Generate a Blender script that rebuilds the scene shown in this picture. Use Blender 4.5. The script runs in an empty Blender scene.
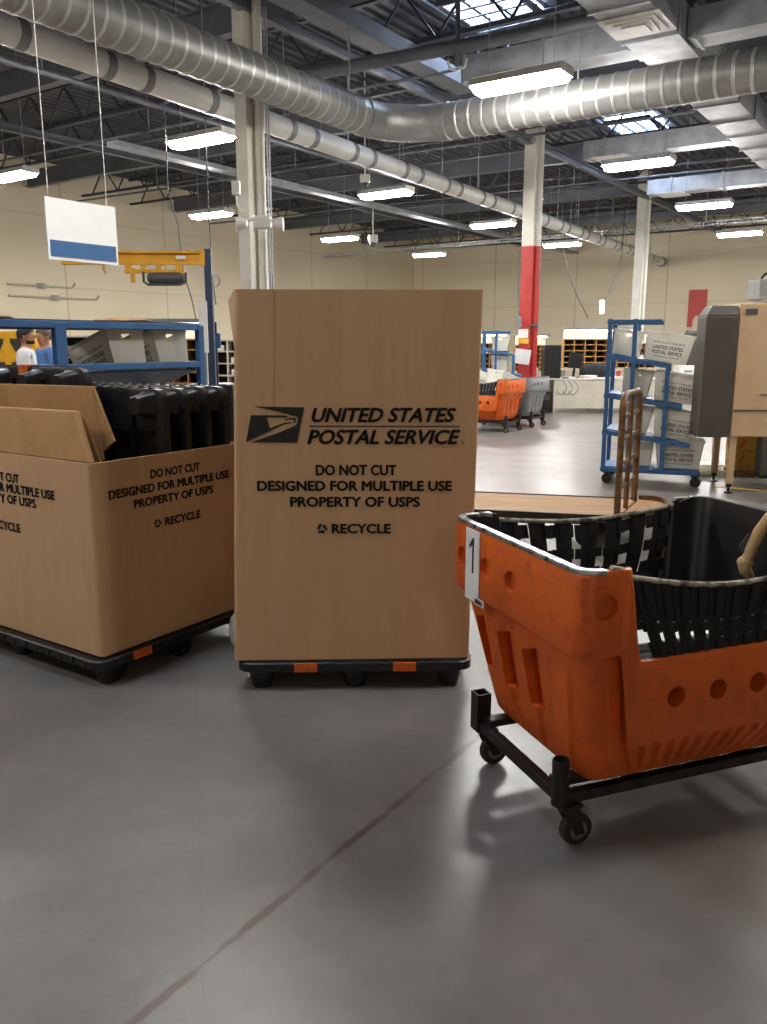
import bpy, bmesh, math, random
from mathutils import Vector, Matrix, Euler
random.seed(7)
S = bpy.context.scene
COL = S.collection
R = math.radians

# ------------------------------------------------------------------ camera, world, exposure
CAM_H, TILT, FPX = 1.5, R(11.5), 830.0
cd = bpy.data.cameras.new('camera'); cam = bpy.data.objects.new('camera', cd); COL.objects.link(cam)
cam.location = (0, 0, CAM_H); cam.rotation_euler = (R(90) - TILT, 0, 0)
cd.sensor_fit = 'VERTICAL'; cd.sensor_height = 24.0; cd.lens = 24.0 * FPX / 1024.0
cd.clip_start = 0.05; cd.clip_end = 200
S.camera = cam
S.view_settings.view_transform = 'Standard'; S.view_settings.look = 'None'
S.view_settings.gamma = 1.0; S.view_settings.use_curve_mapping = False
S.view_settings.exposure = 1.66
W = bpy.data.worlds.new('world'); S.world = W; W.use_nodes = True
W.node_tree.nodes['Background'].inputs[0].default_value = (0.55, 0.65, 0.8, 1)
W.node_tree.nodes['Background'].inputs[1].default_value = 0.3
LAMP = 58.0        # strength of the fluorescent diffusers
LAMP_NEAR = 26.0    # the tubes over the aisle behind the camera
LAMP_BACK = 40.0    # the full-strength tube far behind the camera
LAMP_DIM = 3.5      # tubes behind the camera, turned down to keep faces turned that way darker
LAMP_OVER = 27.0    # the row just over the containers
SKY = 16.0          # daylight in the skylights

# the building is turned 34 degrees to the view: s runs along the aisles, t across them to the left
TA = R(34)
AX = Vector((math.sin(TA), math.cos(TA), 0)); BX = Vector((-math.cos(TA), math.sin(TA), 0)); ZX = Vector((0, 0, 1))
def G(s, t, z=0.0): return AX * s + BX * t + ZX * z
ROT_A = math.pi / 2 - TA            # rotation that turns local x onto AX (local y onto BX)
CF = Vector((0, math.cos(TILT), -math.sin(TILT))); CU = Vector((0, math.sin(TILT), math.cos(TILT)))
def ray(x, y): return CF + Vector((1, 0, 0)) * ((x - 383.5) / FPX) - CU * ((y - 512) / FPX)
CO = Vector((0, 0, CAM_H))
def P(x, y, Y): d = ray(x, y); return CO + d * (Y / d.y)                    # measured point at distance Y
def onp(x, y, n, c): d = ray(x, y); return CO + d * ((c - CO.dot(n)) / d.dot(n))

# ------------------------------------------------------------------ materials
def lin(h):
    h = h.lstrip('#'); o = []
    for i in (0, 2, 4):
        v = int(h[i:i+2], 16) / 255.0
        o.append(v / 12.92 if v <= 0.04045 else ((v + 0.055) / 1.055) ** 2.4)
    return (*o, 1.0)
def newmat(name):
    m = bpy.data.materials.new(name); m.use_nodes = True
    return m, m.node_tree.nodes, m.node_tree.links, m.node_tree.nodes['Principled BSDF']
def math_node(N, L, op, a, b=None):
    n = N.new('ShaderNodeMath'); n.operation = op
    for i, v in enumerate((a, b)):
        if v is None: continue
        if isinstance(v, (int, float)): n.inputs[i].default_value = v
        else: L.new(v, n.inputs[i])
    return n.outputs[0]
def mixc(N, L, fac, a, b):
    n = N.new('ShaderNodeMix'); n.data_type = 'RGBA'
    if isinstance(fac, (int, float)): n.inputs[0].default_value = fac
    else: L.new(fac, n.inputs[0])
    for k, v in ((6, a), (7, b)):
        if isinstance(v, tuple): n.inputs[k].default_value = v
        else: L.new(v, n.inputs[k])
    return n.outputs[2]
def ramp(N, L, src, p0, p1):
    n = N.new('ShaderNodeMapRange'); n.inputs[1].default_value = p0; n.inputs[2].default_value = p1
    n.clamp = True; L.new(src, n.inputs[0]); return n.outputs[0]
def noise(N, L, vec, scale, detail=4, rough=0.6):
    n = N.new('ShaderNodeTexNoise'); n.inputs['Scale'].default_value = scale
    n.inputs['Detail'].default_value = detail; n.inputs['Roughness'].default_value = rough
    if vec is not None: L.new(vec, n.inputs['Vector'])
    return n.outputs[0]
def pm(name, col, rough=0.5, metal=0.0, dark=None, lo=0.4, hi=0.75, scale=6.0, bump=0.0, bscale=60.0, stretch=None, amount=1.0):
    m, N, L, bs = newmat(name)
    tc = N.new('ShaderNodeTexCoord'); vec = tc.outputs['Object']
    if stretch:
        mp = N.new('ShaderNodeMapping'); mp.inputs['Scale'].default_value = stretch; L.new(vec, mp.inputs[0]); vec = mp.outputs[0]
    c = lin(col)
    if dark is None: dk = (c[0]*0.8, c[1]*0.8, c[2]*0.8, 1)
    else: dk = lin(dark)
    f = ramp(N, L, noise(N, L, vec, scale), lo, hi)
    f = math_node(N, L, 'MULTIPLY', f, amount)
    L.new(mixc(N, L, f, c, dk), bs.inputs['Base Color'])
    bs.inputs['Metallic'].default_value = metal
    rr = ramp(N, L, noise(N, L, vec, scale * 2.3), 0.3, 0.7)
    r2 = N.new('ShaderNodeMapRange'); r2.inputs[3].default_value = max(0.03, rough - 0.07); r2.inputs[4].default_value = min(1, rough + 0.07)
    L.new(rr, r2.inputs[0]); L.new(r2.outputs[0], bs.inputs['Roughness'])
    if bump:
        b = N.new('ShaderNodeBump'); b.inputs['Strength'].default_value = bump; b.inputs['Distance'].default_value = 0.01
        L.new(noise(N, L, vec, bscale), b.inputs['Height']); L.new(b.outputs[0], bs.inputs['Normal'])
    return m
def emi(name, col, strength):
    m, N, L, bs = newmat(name)
    bs.inputs['Base Color'].default_value = lin('#f4f4f4')
    tc = N.new('ShaderNodeTexCoord')
    f = ramp(N, L, noise(N, L, tc.outputs['Object'], 3.0), 0.2, 0.8)
    c = lin(col)
    L.new(mixc(N, L, f, c, (c[0]*0.97, c[1]*0.98, c[2], 1)), bs.inputs['Emission Color'])
    bs.inputs['Emission Strength'].default_value = strength
    return m
M = {}
M['lamp'] = emi('lamp_light', '#fdfaf5', LAMP)
M['lamp_near'] = emi('lamp_light_aisle', '#fff6e8', LAMP_NEAR)
M['lamp_dim'] = emi('lamp_light_dim', '#fff6e8', LAMP_DIM)
M['lamp_back'] = emi('lamp_light_back', '#fff6e8', LAMP_BACK)
M['lamp_over'] = emi('lamp_light_overhead', '#fff8ee', LAMP_OVER)
M['sky'] = emi('skylight_daylight', '#cfe2ff', SKY)
M['tasklamp'] = emi('task_lamp_light', '#fff4e0', 3.0)
M['screen'] = pm('screen_glass', '#0c0d10', 0.2)
M['cardboard'] = pm('cardboard', '#c09c76', 0.85, dark='#bb956e', lo=0.35, hi=0.7, scale=3, bump=0.06, bscale=40, stretch=(6, 6, 0.6))
M['cardboard_old'] = pm('worn_cardboard', '#a87f50', 0.88, dark='#94703f', scale=5, bump=0.1, bscale=30)
M['ink'] = pm('black_ink', '#191816', 0.7, amount=0.3)
M['black'] = pm('black_plastic', '#121213', 0.36, dark='#1d1d1e', scale=14, bump=0.08, bscale=90)
M['liner'] = pm('black_liner', '#0b0b0c', 0.42, dark='#141415', scale=9)
M['webbing'] = pm('black_webbing', '#0c0c0d', 0.7, dark='#161616', scale=60)
M['rope'] = pm('dirty_rope', '#a39a88', 0.85, dark='#3b3a3e', lo=0.45, hi=0.6, scale=26)
M['edging'] = pm('worn_metal_edging', '#a9adb0', 0.35, 0.8, dark='#2a2b2d', lo=0.45, hi=0.62, scale=20)
M['orange_band'] = pm('orange_band', '#d9641c', 0.5, dark='#8f4516', scale=30)
M['steel_black'] = pm('black_steel', '#1b1918', 0.5, 0.3, dark='#3a2e25', scale=20)
M['rubber'] = pm('dark_rubber', '#26241f', 0.7, dark='#15140f', scale=20)
M['wheel_hub'] = pm('wheel_hub_metal', '#8a847a', 0.45, 0.7)
M['white_metal'] = pm('white_enamel', '#cfcdc6', 0.45)
M['column'] = pm('column_paint', '#d9d6cb', 0.5, dark='#c6c2b4', scale=2)
M['red'] = pm('red_paint', '#b0312b', 0.5, dark='#992722', scale=3)
M['duct'] = pm('galvanised_duct', '#9b9b98', 0.46, 0.5, dark='#7b7b79', scale=3.5, bump=0.1, bscale=6)
M['duct_seam'] = pm('duct_seam', '#c6c6c3', 0.4, 0.5, dark='#a5a5a2', scale=4)
M['duct_flat'] = pm('galvanised_sheet', '#a9acb0', 0.48, 0.45, dark='#868a91', scale=3.5)
M['pvc'] = pm('white_pipe', '#ecece6', 0.4, dark='#dcdbd4', scale=2)
M['band'] = pm('grey_pipe_band', '#8e8f90', 0.5, 0.3)
M['steel'] = pm('joist_steel', '#72757c', 0.55, 0.2, dark='#5e6168', scale=2)
M['steel_dark'] = pm('dark_joist_steel', '#43464e', 0.6, 0.1, dark='#34373e', scale=2)
M['deckm'] = pm('roof_deck_steel', '#4b4d54', 0.6, 0.1, dark='#3c3e45', scale=1.0)
M['blue'] = pm('blue_paint', '#2f5d8c', 0.45, dark='#244c76', lo=0.5, scale=10)
M['navy'] = pm('navy_paint', '#223651', 0.45, dark='#1a2a41', scale=10)
M['yellow'] = pm('yellow_paint', '#e3a91f', 0.45, dark='#c68d17', scale=6)
M['tub'] = pm('white_corrugated_plastic', '#ebe9e1', 0.5, dark='#cbc7ba', lo=0.5, hi=0.8, scale=7)
def translucent(m, col, f):
    N, L = m.node_tree.nodes, m.node_tree.links; bs = N['Principled BSDF']; out = N['Material Output']
    t = N.new('ShaderNodeBsdfTranslucent'); t.inputs[0].default_value = lin(col); x = N.new('ShaderNodeMixShader'); x.inputs[0].default_value = f
    L.new(bs.outputs[0], x.inputs[1]); L.new(t.outputs[0], x.inputs[2]); L.new(x.outputs[0], out.inputs['Surface'])
translucent(M['tub'], '#f6f4ec', 0.45)
M['paper'] = pm('white_paper', '#e3e2dd', 0.75, dark='#cfcdc6', scale=4)
M['tan'] = pm('tan_enamel', '#c6a783', 0.5, dark='#b79872', scale=3)
M['taupe'] = pm('taupe_enamel', '#4f4942', 0.5, dark='#433d37', scale=3)
M['beige'] = pm('beige_laminate', '#c9c2b1', 0.5, dark='#b9b2a0', scale=3)
M['grey'] = pm('grey_plastic', '#87898a', 0.5, dark='#6c6e70', scale=8)
M['grey_dark'] = pm('dark_grey_plastic', '#4a4b4e', 0.5, dark='#3a3b3d', scale=8)
M['wood'] = pm('light_wood', '#b58a55', 0.6, dark='#946a3c', scale=4, stretch=(1, 8, 8))
M['deck_wood'] = pm('worn_plywood', '#a98359', 0.7, dark='#8c683f', lo=0.35, hi=0.75, scale=3, stretch=(1, 6, 6))
M['rust'] = pm('rusty_brown_steel', '#85603a', 0.5, 0.3, dark='#3d2c1e', lo=0.35, hi=0.65, scale=14)
M['hole_shade'] = pm('compartment_shade', '#3a332b', 0.8)  # shade inside compartments and bin openings, put into the colour
M['skin'] = pm('skin', '#b98465', 0.55, dark='#a87456', scale=8)
M['hair'] = pm('dark_hair', '#17120f', 0.7, bump=0.3, bscale=80)
M['hair_grey'] = pm('short_brown_hair', '#5d4a3c', 0.75, bump=0.3, bscale=80)
M['shirt_white'] = pm('white_cotton', '#d9d9dc', 0.8, dark='#c5c5ca', scale=8)
M['shirt_blue'] = pm('blue_cotton', '#4a73ad', 0.8, dark='#3b6098', scale=8)
M['jeans'] = pm('dark_trousers', '#23283a', 0.8)
M['eye'] = pm('eye_white', '#e8e6e0', 0.3)
M['jacket'] = pm('dark_jacket', '#15171d', 0.8, dark='#22252d', scale=10)
M['sign_blue'] = pm('sign_blue', '#2a5c8f', 0.5, amount=0.3)
M['sign_white'] = pm('sign_white', '#e6e7e6', 0.5, amount=0.3)
M['sign_red'] = pm('sign_red', '#c9483c', 0.5, dark='#bb3f34', amount=0.4)
M['sign_yellow'] = pm('tag_yellow', '#e2b52c', 0.6, amount=0.4)
M['yellow_dull'] = pm('ochre_plastic', '#a08322', 0.5, dark='#8a6f1a', scale=6)
M['strap_beige'] = pm('beige_strap', '#cfae7e', 0.7, dark='#b48d5a', scale=12)
M['clear'] = pm('grey_plastic_film', '#5d6066', 0.25, dark='#3d4046', scale=14)
M['tape_yellow'] = pm('yellow_floor_tape', '#d9a92c', 0.5, dark='#b58a22', scale=9)

def orange_mat(name, c0, c1, grime):
    m, N, L, bs = newmat(name)
    tc = N.new('ShaderNodeTexCoord'); v = tc.outputs['Object']
    f = ramp(N, L, noise(N, L, v, 4, 6), 0.38, 0.72)
    c = mixc(N, L, f, lin(c0), lin(c1))
    g = ramp(N, L, noise(N, L, v, 13, 8, 0.75), 0.52, 0.72)
    c = mixc(N, L, math_node(N, L, 'MULTIPLY', g, 0.55), c, lin(grime))
    mp = N.new('ShaderNodeMapping'); mp.inputs['Scale'].default_value = (5, 5, 60); mp.inputs['Rotation'].default_value = (0.3, 0.5, 0.2)
    L.new(v, mp.inputs[0])
    s = ramp(N, L, noise(N, L, mp.outputs[0], 3, 3), 0.66, 0.74)
    c = mixc(N, L, math_node(N, L, 'MULTIPLY', s, 0.4), c, lin(grime))
    L.new(c, bs.inputs['Base Color']); bs.inputs['Roughness'].default_value = 0.48
    b = N.new('ShaderNodeBump'); b.inputs['Strength'].default_value = 0.12; b.inputs['Distance'].default_value = 0.01
    L.new(noise(N, L, v, 22), b.inputs['Height']); L.new(b.outputs[0], bs.inputs['Normal'])
    return m
M['orange'] = orange_mat('scuffed_orange_plastic', '#d86018', '#bc5213', '#5a2a12')
M['hgrey'] = orange_mat('scuffed_grey_plastic', '#8b8d8e', '#7a7c7d', '#4a4b4c')

def floor_mat():
    m, N, L, bs = newmat('polished_concrete')
    g = N.new('ShaderNodeNewGeometry'); p = g.outputs['Position']
    f = ramp(N, L, noise(N, L, p, 0.9, 8, 0.7), 0.34, 0.66)
    c = mixc(N, L, f, lin('#7f7a74'), lin('#625e59'))
    f2 = ramp(N, L, noise(N, L, p, 9, 8, 0.75), 0.35, 0.8)
    c = mixc(N, L, math_node(N, L, 'MULTIPLY', f2, 0.45), c, lin('#5d5a55'))
    # wobble for the joints
    wob = math_node(N, L, 'MULTIPLY', math_node(N, L, 'SUBTRACT', noise(N, L, p, 11, 4), 0.5), 0.018)
    def lcoord(vx, vy):
        d = N.new('ShaderNodeVectorMath'); d.operation = 'DOT_PRODUCT'; L.new(p, d.inputs[0]); d.inputs[1].default_value = (vx, vy, 0)
        return d.outputs['Value']
    sA = lcoord(AX.x, AX.y); tB = lcoord(BX.x, BX.y)
    def line(coord, pos, half, soft):
        a = math_node(N, L, 'ABSOLUTE', math_node(N, L, 'ADD', math_node(N, L, 'SUBTRACT', coord, pos), wob))
        r = N.new('ShaderNodeMapRange'); r.inputs[1].default_value = half; r.inputs[2].default_value = half + soft
        r.inputs[3].default_value = 1; r.inputs[4].default_value = 0; L.new(a, r.inputs[0]); return r.outputs[0]
    # saw-cut joint in the aisle direction (and its repeats) plus one hairline crack
    mod = math_node(N, L, 'SUBTRACT', math_node(N, L, 'MODULO', math_node(N, L, 'ADD', tB, 51 - 1.365 + 2.55), 5.1), 2.55)
    j1 = line(mod, 0.0, 0.0035, 0.004)
    mod2 = math_node(N, L, 'SUBTRACT', math_node(N, L, 'MODULO', math_node(N, L, 'ADD', sA, 51 - 5.4 + 2.55), 5.1), 2.55)
    j2 = line(mod2, 0.0, 0.003, 0.004)
    grime = math_node(N, L, 'MULTIPLY', line(mod, 0.0, 0.006, 0.012), ramp(N, L, noise(N, L, p, 4.0, 3), 0.42, 0.55))
    crack = math_node(N, L, 'MULTIPLY', line(lcoord(0.974, 0.226), -0.031, 0.0012, 0.003), 0.5)
    c = mixc(N, L, math_node(N, L, 'MULTIPLY', grime, 0.9), c, lin('#4b3a2a'))
    c = mixc(N, L, math_node(N, L, 'MULTIPLY', j1, 0.7), c, lin('#5a5249'))
    c = mixc(N, L, math_node(N, L, 'MULTIPLY', j2, 0.5), c, lin('#5a5249'))
    c = mixc(N, L, crack, c, lin('#6a645c'))
    # scattered dark specks and scuff strokes
    mp = N.new('ShaderNodeMapping'); mp.inputs['Scale'].default_value = (9, 0.9, 1); mp.inputs['Rotation'].default_value = (0, 0, 0.6); L.new(p, mp.inputs[0])
    sc = ramp(N, L, noise(N, L, mp.outputs[0], 2.0, 5), 0.66, 0.78)
    c = mixc(N, L, math_node(N, L, 'MULTIPLY', sc, 0.3), c, lin('#6f6a63'))
    L.new(c, bs.inputs['Base Color'])
    bs.inputs['Specular IOR Level'].default_value = 0.38
    rr = N.new('ShaderNodeMapRange'); rr.inputs[3].default_value = 0.22; rr.inputs[4].default_value = 0.42
    L.new(noise(N, L, p, 1.7, 6), rr.inputs[0]); L.new(rr.outputs[0], bs.inputs['Roughness'])
    b = N.new('ShaderNodeBump'); b.inputs['Strength'].default_value = 0.05; b.inputs['Distance'].default_value = 0.01
    L.new(noise(N, L, p, 5, 5), b.inputs['Height']); L.new(b.outputs[0], bs.inputs['Normal'])
    return m
M['floor'] = floor_mat()
def wall_mat():
    m, N, L, bs = newmat('cream_panel_wall')
    g = N.new('ShaderNodeNewGeometry'); p = g.outputs['Position']
    def lc(v):
        d = N.new('ShaderNodeVectorMath'); d.operation = 'DOT_PRODUCT'; L.new(p, d.inputs[0]); d.inputs[1].default_value = v; return d.outputs['Value']
    c = mixc(N, L, ramp(N, L, noise(N, L, p, 0.35, 4), 0.35, 0.7), lin('#f3e6c9'), lin('#ebddbf'))
    tot = None
    for v, per, off in (((AX.x, AX.y, 0), 3.72, 15.25), ((BX.x, BX.y, 0), 3.72, 13.3), ((0, 0, 1), 1.9, 3.05)):
        mod = math_node(N, L, 'SUBTRACT', math_node(N, L, 'MODULO', math_node(N, L, 'ADD', lc(v), 10 * per - off + per / 2), per), per / 2)
        r = N.new('ShaderNodeMapRange'); r.inputs[1].default_value = 0.012; r.inputs[2].default_value = 0.03
        r.inputs[3].default_value = 1; r.inputs[4].default_value = 0
        L.new(math_node(N, L, 'ABSOLUTE', mod), r.inputs[0])
        o = math_node(N, L, 'MULTIPLY', r.outputs[0], 0.45 if v[2] == 0 else 0.2)
        tot = o if tot is None else math_node(N, L, 'MAXIMUM', tot, o)
    c = mixc(N, L, tot, c, lin('#8f856f'))
    L.new(c, bs.inputs['Base Color']); bs.inputs['Roughness'].default_value = 0.75
    return m
M['wall'] = wall_mat()

# ------------------------------------------------------------------ mesh builder
_dg = bpy.context.evaluated_depsgraph_get
_tc = {}
def text_geo(s, shear=0.0, bold=0.0):
    k = (s, shear, bold)
    if k not in _tc:
        cu = bpy.data.curves.new('t', 'FONT'); cu.body = s; cu.shear = shear; cu.size = 1; cu.resolution_u = 3
        o = bpy.data.objects.new('t', cu); COL.objects.link(o)
        d = _dg(); d.update(); me = bpy.data.meshes.new_from_object(o.evaluated_get(d))
        vs = [v.co.copy() for v in me.vertices]; fs = [tuple(p.vertices) for p in me.polygons]
        bpy.data.objects.remove(o); bpy.data.curves.remove(cu); bpy.data.meshes.remove(me)
        if bold:
            n = len(vs); base, bf = vs, fs; vs, fs = [], []
            for dx, dy in ((bold, 0), (-bold, 0), (0, bold*.8), (0, -bold*.8), (bold*.7, bold*.6), (-bold*.7, -bold*.6)):
                fs += [tuple(i+len(vs) for i in f) for f in bf]; vs += [v + Vector((dx, dy, 0)) for v in base]
        x0 = min(v.x for v in vs); x1 = max(v.x for v in vs); y0 = min(v.y for v in vs); y1 = max(v.y for v in vs)
        vs = [((v.x - x0) / (x1 - x0) - 0.5, (v.y - y0) / (y1 - y0) - 0.5) for v in vs]
        _tc[k] = (vs, fs)
    return _tc[k]
class MB:
    def __init__(s): s.v, s.f, s.m = [], [], []
    def add(s, vs, fs, mi=0):
        n = len(s.v); s.v += [Vector(v) for v in vs]; s.f += [tuple(i + n for i in f) for f in fs]; s.m += [mi] * len(fs); return s
    def hexa(s, b, t, mi=0):       # bottom 4, top 4 (counter-clockwise seen from above)
        return s.add(list(b) + list(t), [(3,2,1,0),(4,5,6,7),(0,1,5,4),(1,2,6,5),(2,3,7,6),(3,0,4,7)], mi)
    def box(s, c, d, rot=None, mi=0, taper=1.0):
        c = Vector(c); x, y, z = d[0]/2, d[1]/2, d[2]/2
        b = [Vector((-x*taper,-y*taper,-z)), Vector((x*taper,-y*taper,-z)), Vector((x*taper,y*taper,-z)), Vector((-x*taper,y*taper,-z))]
        t = [Vector((-x,-y,z)), Vector((x,-y,z)), Vector((x,y,z)), Vector((-x,y,z))]
        if rot is not None:
            b = [rot @ v for v in b]; t = [rot @ v for v in t]
        return s.hexa([c+v for v in b], [c+v for v in t], mi)
    def bar(s, p0, p1, w, h, up=(0,0,1), mi=0):
        p0, p1 = Vector(p0), Vector(p1); d = (p1-p0).normalized(); u = Vector(up)
        if abs(d.dot(u)) > 0.98: u = Vector((0,1,0))
        x = d.cross(u).normalized(); u = x.cross(d)
        q = [x*(-w/2)+u*(-h/2), x*(w/2)+u*(-h/2), x*(w/2)+u*(h/2), x*(-w/2)+u*(h/2)]
        return s.add([p0+a for a in q]+[p1+a for a in q], [(0,1,2,3),(7,6,5,4),(0,4,5,1),(1,5,6,2),(2,6,7,3),(3,7,4,0)], mi)
    def tube(s, pts, r, n=8, mi=0, cap=True):
        pts = [Vector(p) for p in pts]; rs = r if isinstance(r, (list, tuple)) else [r]*len(pts)
        rings = []; ref = None
        for i, p in enumerate(pts):
            a = pts[max(0,i-1)]; b = pts[min(len(pts)-1,i+1)]; d = (b-a).normalized()
            if ref is None: ref = Vector((0,0,1)) if abs(d.z) < 0.9 else Vector((1,0,0))
            x = d.cross(ref).normalized(); y = x.cross(d).normalized(); ref = y
            rings.append([p + (x*math.cos(2*math.pi*k/n) + y*math.sin(2*math.pi*k/n))*rs[i] for k in range(n)])
        return s.loft(rings, cap, mi)
    def loft(s, rings, cap=True, mi=0):
        n = len(rings[0]); vs = [v for r in rings for v in r]; fs = []
        for i in range(len(rings)-1):
            for k in range(n):
                a, b = i*n+k, i*n+(k+1)%n; fs.append((a, b, b+n, a+n))
        if cap:
            fs.append(tuple(reversed(range(n)))); fs.append(tuple(range((len(rings)-1)*n, len(rings)*n)))
        return s.add(vs, fs, mi)
    def prism(s, poly, o, ex, ey, depth, mi=0):
        o, ex, ey = Vector(o), Vector(ex), Vector(ey); ez = ex.cross(ey).normalized()*depth; n = len(poly)
        a = [o+ex*x+ey*y for x, y in poly]; b = [p+ez for p in a]
        fs = [tuple(reversed(range(n))), tuple(range(n, 2*n))] + [(i, (i+1)%n, (i+1)%n+n, i+n) for i in range(n)]
        return s.add(a+b, fs, mi)
    def flat(s, poly, o, ex, ey, mi=0):
        o, ex, ey = Vector(o), Vector(ex), Vector(ey)
        return s.add([o+ex*x+ey*y for x, y in poly], [tuple(range(len(poly)))], mi)
    def lathe(s, prof, c=(0,0,0), n=16, mi=0, axis='z'):
        c = Vector(c); rings = []
        for r, h in prof:
            ring = []
            for k in range(n):
                a = 2*math.pi*k/n; x, y = r*math.cos(a), r*math.sin(a)
                ring.append(c + (Vector((x,y,h)) if axis == 'z' else Vector((h,x,y)) if axis == 'x' else Vector((y,h,x))))
            rings.append(ring)
        return s.loft(rings, True, mi)
    def ball(s, c, r, n=14, m=9, mi=0, rot=None):
        c = Vector(c); r = Vector(r) if not isinstance(r, (int, float)) else Vector((r,r,r)); rings = []
        for i in range(1, m):
            th = math.pi*i/m
            ring = [Vector((r.x*math.sin(th)*math.cos(2*math.pi*k/n), r.y*math.sin(th)*math.sin(2*math.pi*k/n), -r.z*math.cos(th))) for k in range(n)]
            rings.append([c + (rot @ v if rot is not None else v) for v in ring])
        return s.loft(rings, True, mi)
    def text(s, t, c, ex, ey, w, h, mi=0, shear=0.0, bold=0.0):
        vs, fs = text_geo(t, shear, bold); c, ex, ey = Vector(c), Vector(ex), Vector(ey)
        return s.add([c + ex*(x*w) + ey*(y*h) for x, y in vs], fs, mi)
    def xform(s, mat): s.v = [mat @ v for v in s.v]; return s
    def mesh(s, name, mats, smooth=None):
        me = bpy.data.meshes.new(name); me.from_pydata(s.v, [], s.f)
        for m in (mats if isinstance(mats, (list, tuple)) else [mats]): me.materials.append(M[m] if isinstance(m, str) else m)
        for p, mi in zip(me.polygons, s.m): p.material_index = mi
        bm = bmesh.new(); bm.from_mesh(me); bmesh.ops.recalc_face_normals(bm, faces=bm.faces); bm.to_mesh(me); bm.free()
        if smooth is not None:
            for p in me.polygons: p.use_smooth = True
            me.set_sharp_from_angle(angle=R(smooth))
        return me
    def build(s, name, mats, parent=None, bevel=0, smooth=None, segs=2):
        top = parent
        while top is not None and top.parent is not None: top = top.parent
        if top is not None and top.get('_w'):
            s.xform(Matrix(top.matrix_basis).inverted())
        o = bpy.data.objects.new(name, s.mesh(name, mats, smooth)); COL.objects.link(o)
        if parent is not None: o.parent = parent
        if bevel:
            b = o.modifiers.new('b', 'BEVEL'); b.width = bevel; b.segments = segs; b.limit_method = 'ANGLE'; b.angle_limit = R(40)
        return o
def tag(o, label, cat, group=None, kind=None):
    o['label'] = label; o['category'] = cat
    if group: o['group'] = group
    if kind: o['kind'] = kind
    return o
def thing(name, label, cat, loc=(0,0,0), rotz=0, group=None, rot=None, world=False):
    o = bpy.data.objects.new(name, None); COL.objects.link(o); o.empty_display_size = 0.1
    o.location = loc; o.rotation_euler = rot if rot is not None else (0,0,rotz)
    if world: o['_w'] = 1              # its parts are given in room coordinates
    return tag(o, label, cat, group)
def wpart(mb, name, mats, root, **k): return mb.build(name, mats, root, **k)
def struct(mb, name, mats, **k):
    o = mb.build(name, mats, **k); o['kind'] = 'structure'; return o
def copy_tree(o, parent=None):
    c = o.copy(); COL.objects.link(c); c.parent = parent
    for ch in list(o.children): copy_tree(ch, c)
    return c
def place(proto, used, loc, rot, label, group=None):
    o = proto if not used else copy_tree(proto)
    o.location = loc; o.rotation_euler = rot if isinstance(rot, (tuple, Euler)) else (0,0,rot)
    o['label'] = label
    if group: o['group'] = group
    return o
def boolean_cut(o, cutter_mb):
    cm = cutter_mb.mesh('cut', 'black'); co = bpy.data.objects.new('cut', cm); COL.objects.link(co)
    co.parent = o.parent
    md = o.modifiers.new('x', 'BOOLEAN'); md.object = co; md.operation = 'DIFFERENCE'; md.solver = 'EXACT'
    d = _dg(); d.update(); me = bpy.data.meshes.new_from_object(o.evaluated_get(d))
    o.modifiers.clear(); o.data = me; bpy.data.objects.remove(co); bpy.data.meshes.remove(cm)
    for p in me.polygons: p.use_smooth = True
    me.set_sharp_from_angle(angle=R(32))

# ------------------------------------------------------------------ room shell
S0, S1, T0, T1, ZD = -12.0, 34.0, -14.0, 21.2, 6.35
def gbox(mb, s0, s1, t0, t1, z0, z1, mi=0):
    return mb.hexa([G(s0,t1,z0), G(s0,t0,z0), G(s1,t0,z0), G(s1,t1,z0)], [G(s0,t1,z1), G(s0,t0,z1), G(s1,t0,z1), G(s1,t1,z1)], mi)
struct(gbox(MB(), S0, S1, T0, T1, -0.2, 0), 'floor', 'floor')
struct(gbox(MB(), S0-.2, S1+.2, T1, T1+.2, -0.2, 6.6), 'wall_left', 'wall')
struct(gbox(MB(), S1, S1+.2, T0, T1, -0.2, 6.6), 'wall_back', 'wall')
struct(gbox(MB(), S0-.2, S1+.2, T0-.2, T0, -0.2, 6.6), 'wall_right', 'wall')
struct(gbox(MB(), S0-.2, S0, T0, T1, -0.2, 6.6), 'wall_front', 'wall')
# ribbed steel roof deck with its ribs along the aisles
d = MB(); pts = []; t = T0
while t < T1:
    pts += [(t, ZD), (t+.10, ZD), (t+.125, ZD+.05), (t+.20, ZD+.05)]; t += 0.225
vs = [G(S0, a, z) for a, z in pts] + [G(S1, a, z) for a, z in pts]; n = len(pts)
d.add(vs, [(i, i+1, n+i+1, n+i) for i in range(n-1)])
gbox(d, S0, S1, T0, T1, ZD+.12, ZD+.3)
struct(d, 'ceiling', 'deckm')
# two skylights with a grid of bars
def skylight(i, s, t, ls, lt):
    m = MB(); gbox(m, s-ls/2, s+ls/2, t-lt/2, t+lt/2, ZD-.05, ZD-.02)
    o = struct(m, 'window_%d' % i, 'sky')
    f = MB()
    for k in range(5):
        x = s - ls/2 + ls*k/4; gbox(f, x-.03, x+.03, t-lt/2-.04, t+lt/2+.04, ZD-.16, ZD-.055)
    for k in range(4):
        y = t - lt/2 + lt*k/3; gbox(f, s-ls/2-.03, s+ls/2+.03, y-.025, y+.025, ZD-.14, ZD-.056)
    f.build('window_frame', 'steel', o)
skylight(1, 11.85, 6.1, 1.25, 1.05); skylight(2, 19.75, 6.45, 1.5, 0.95)
skylight(3, 1.2, 3.5, 1.5, 1.0); skylight(4, 4.0, 11.5, 1.5, 1.0)

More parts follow.
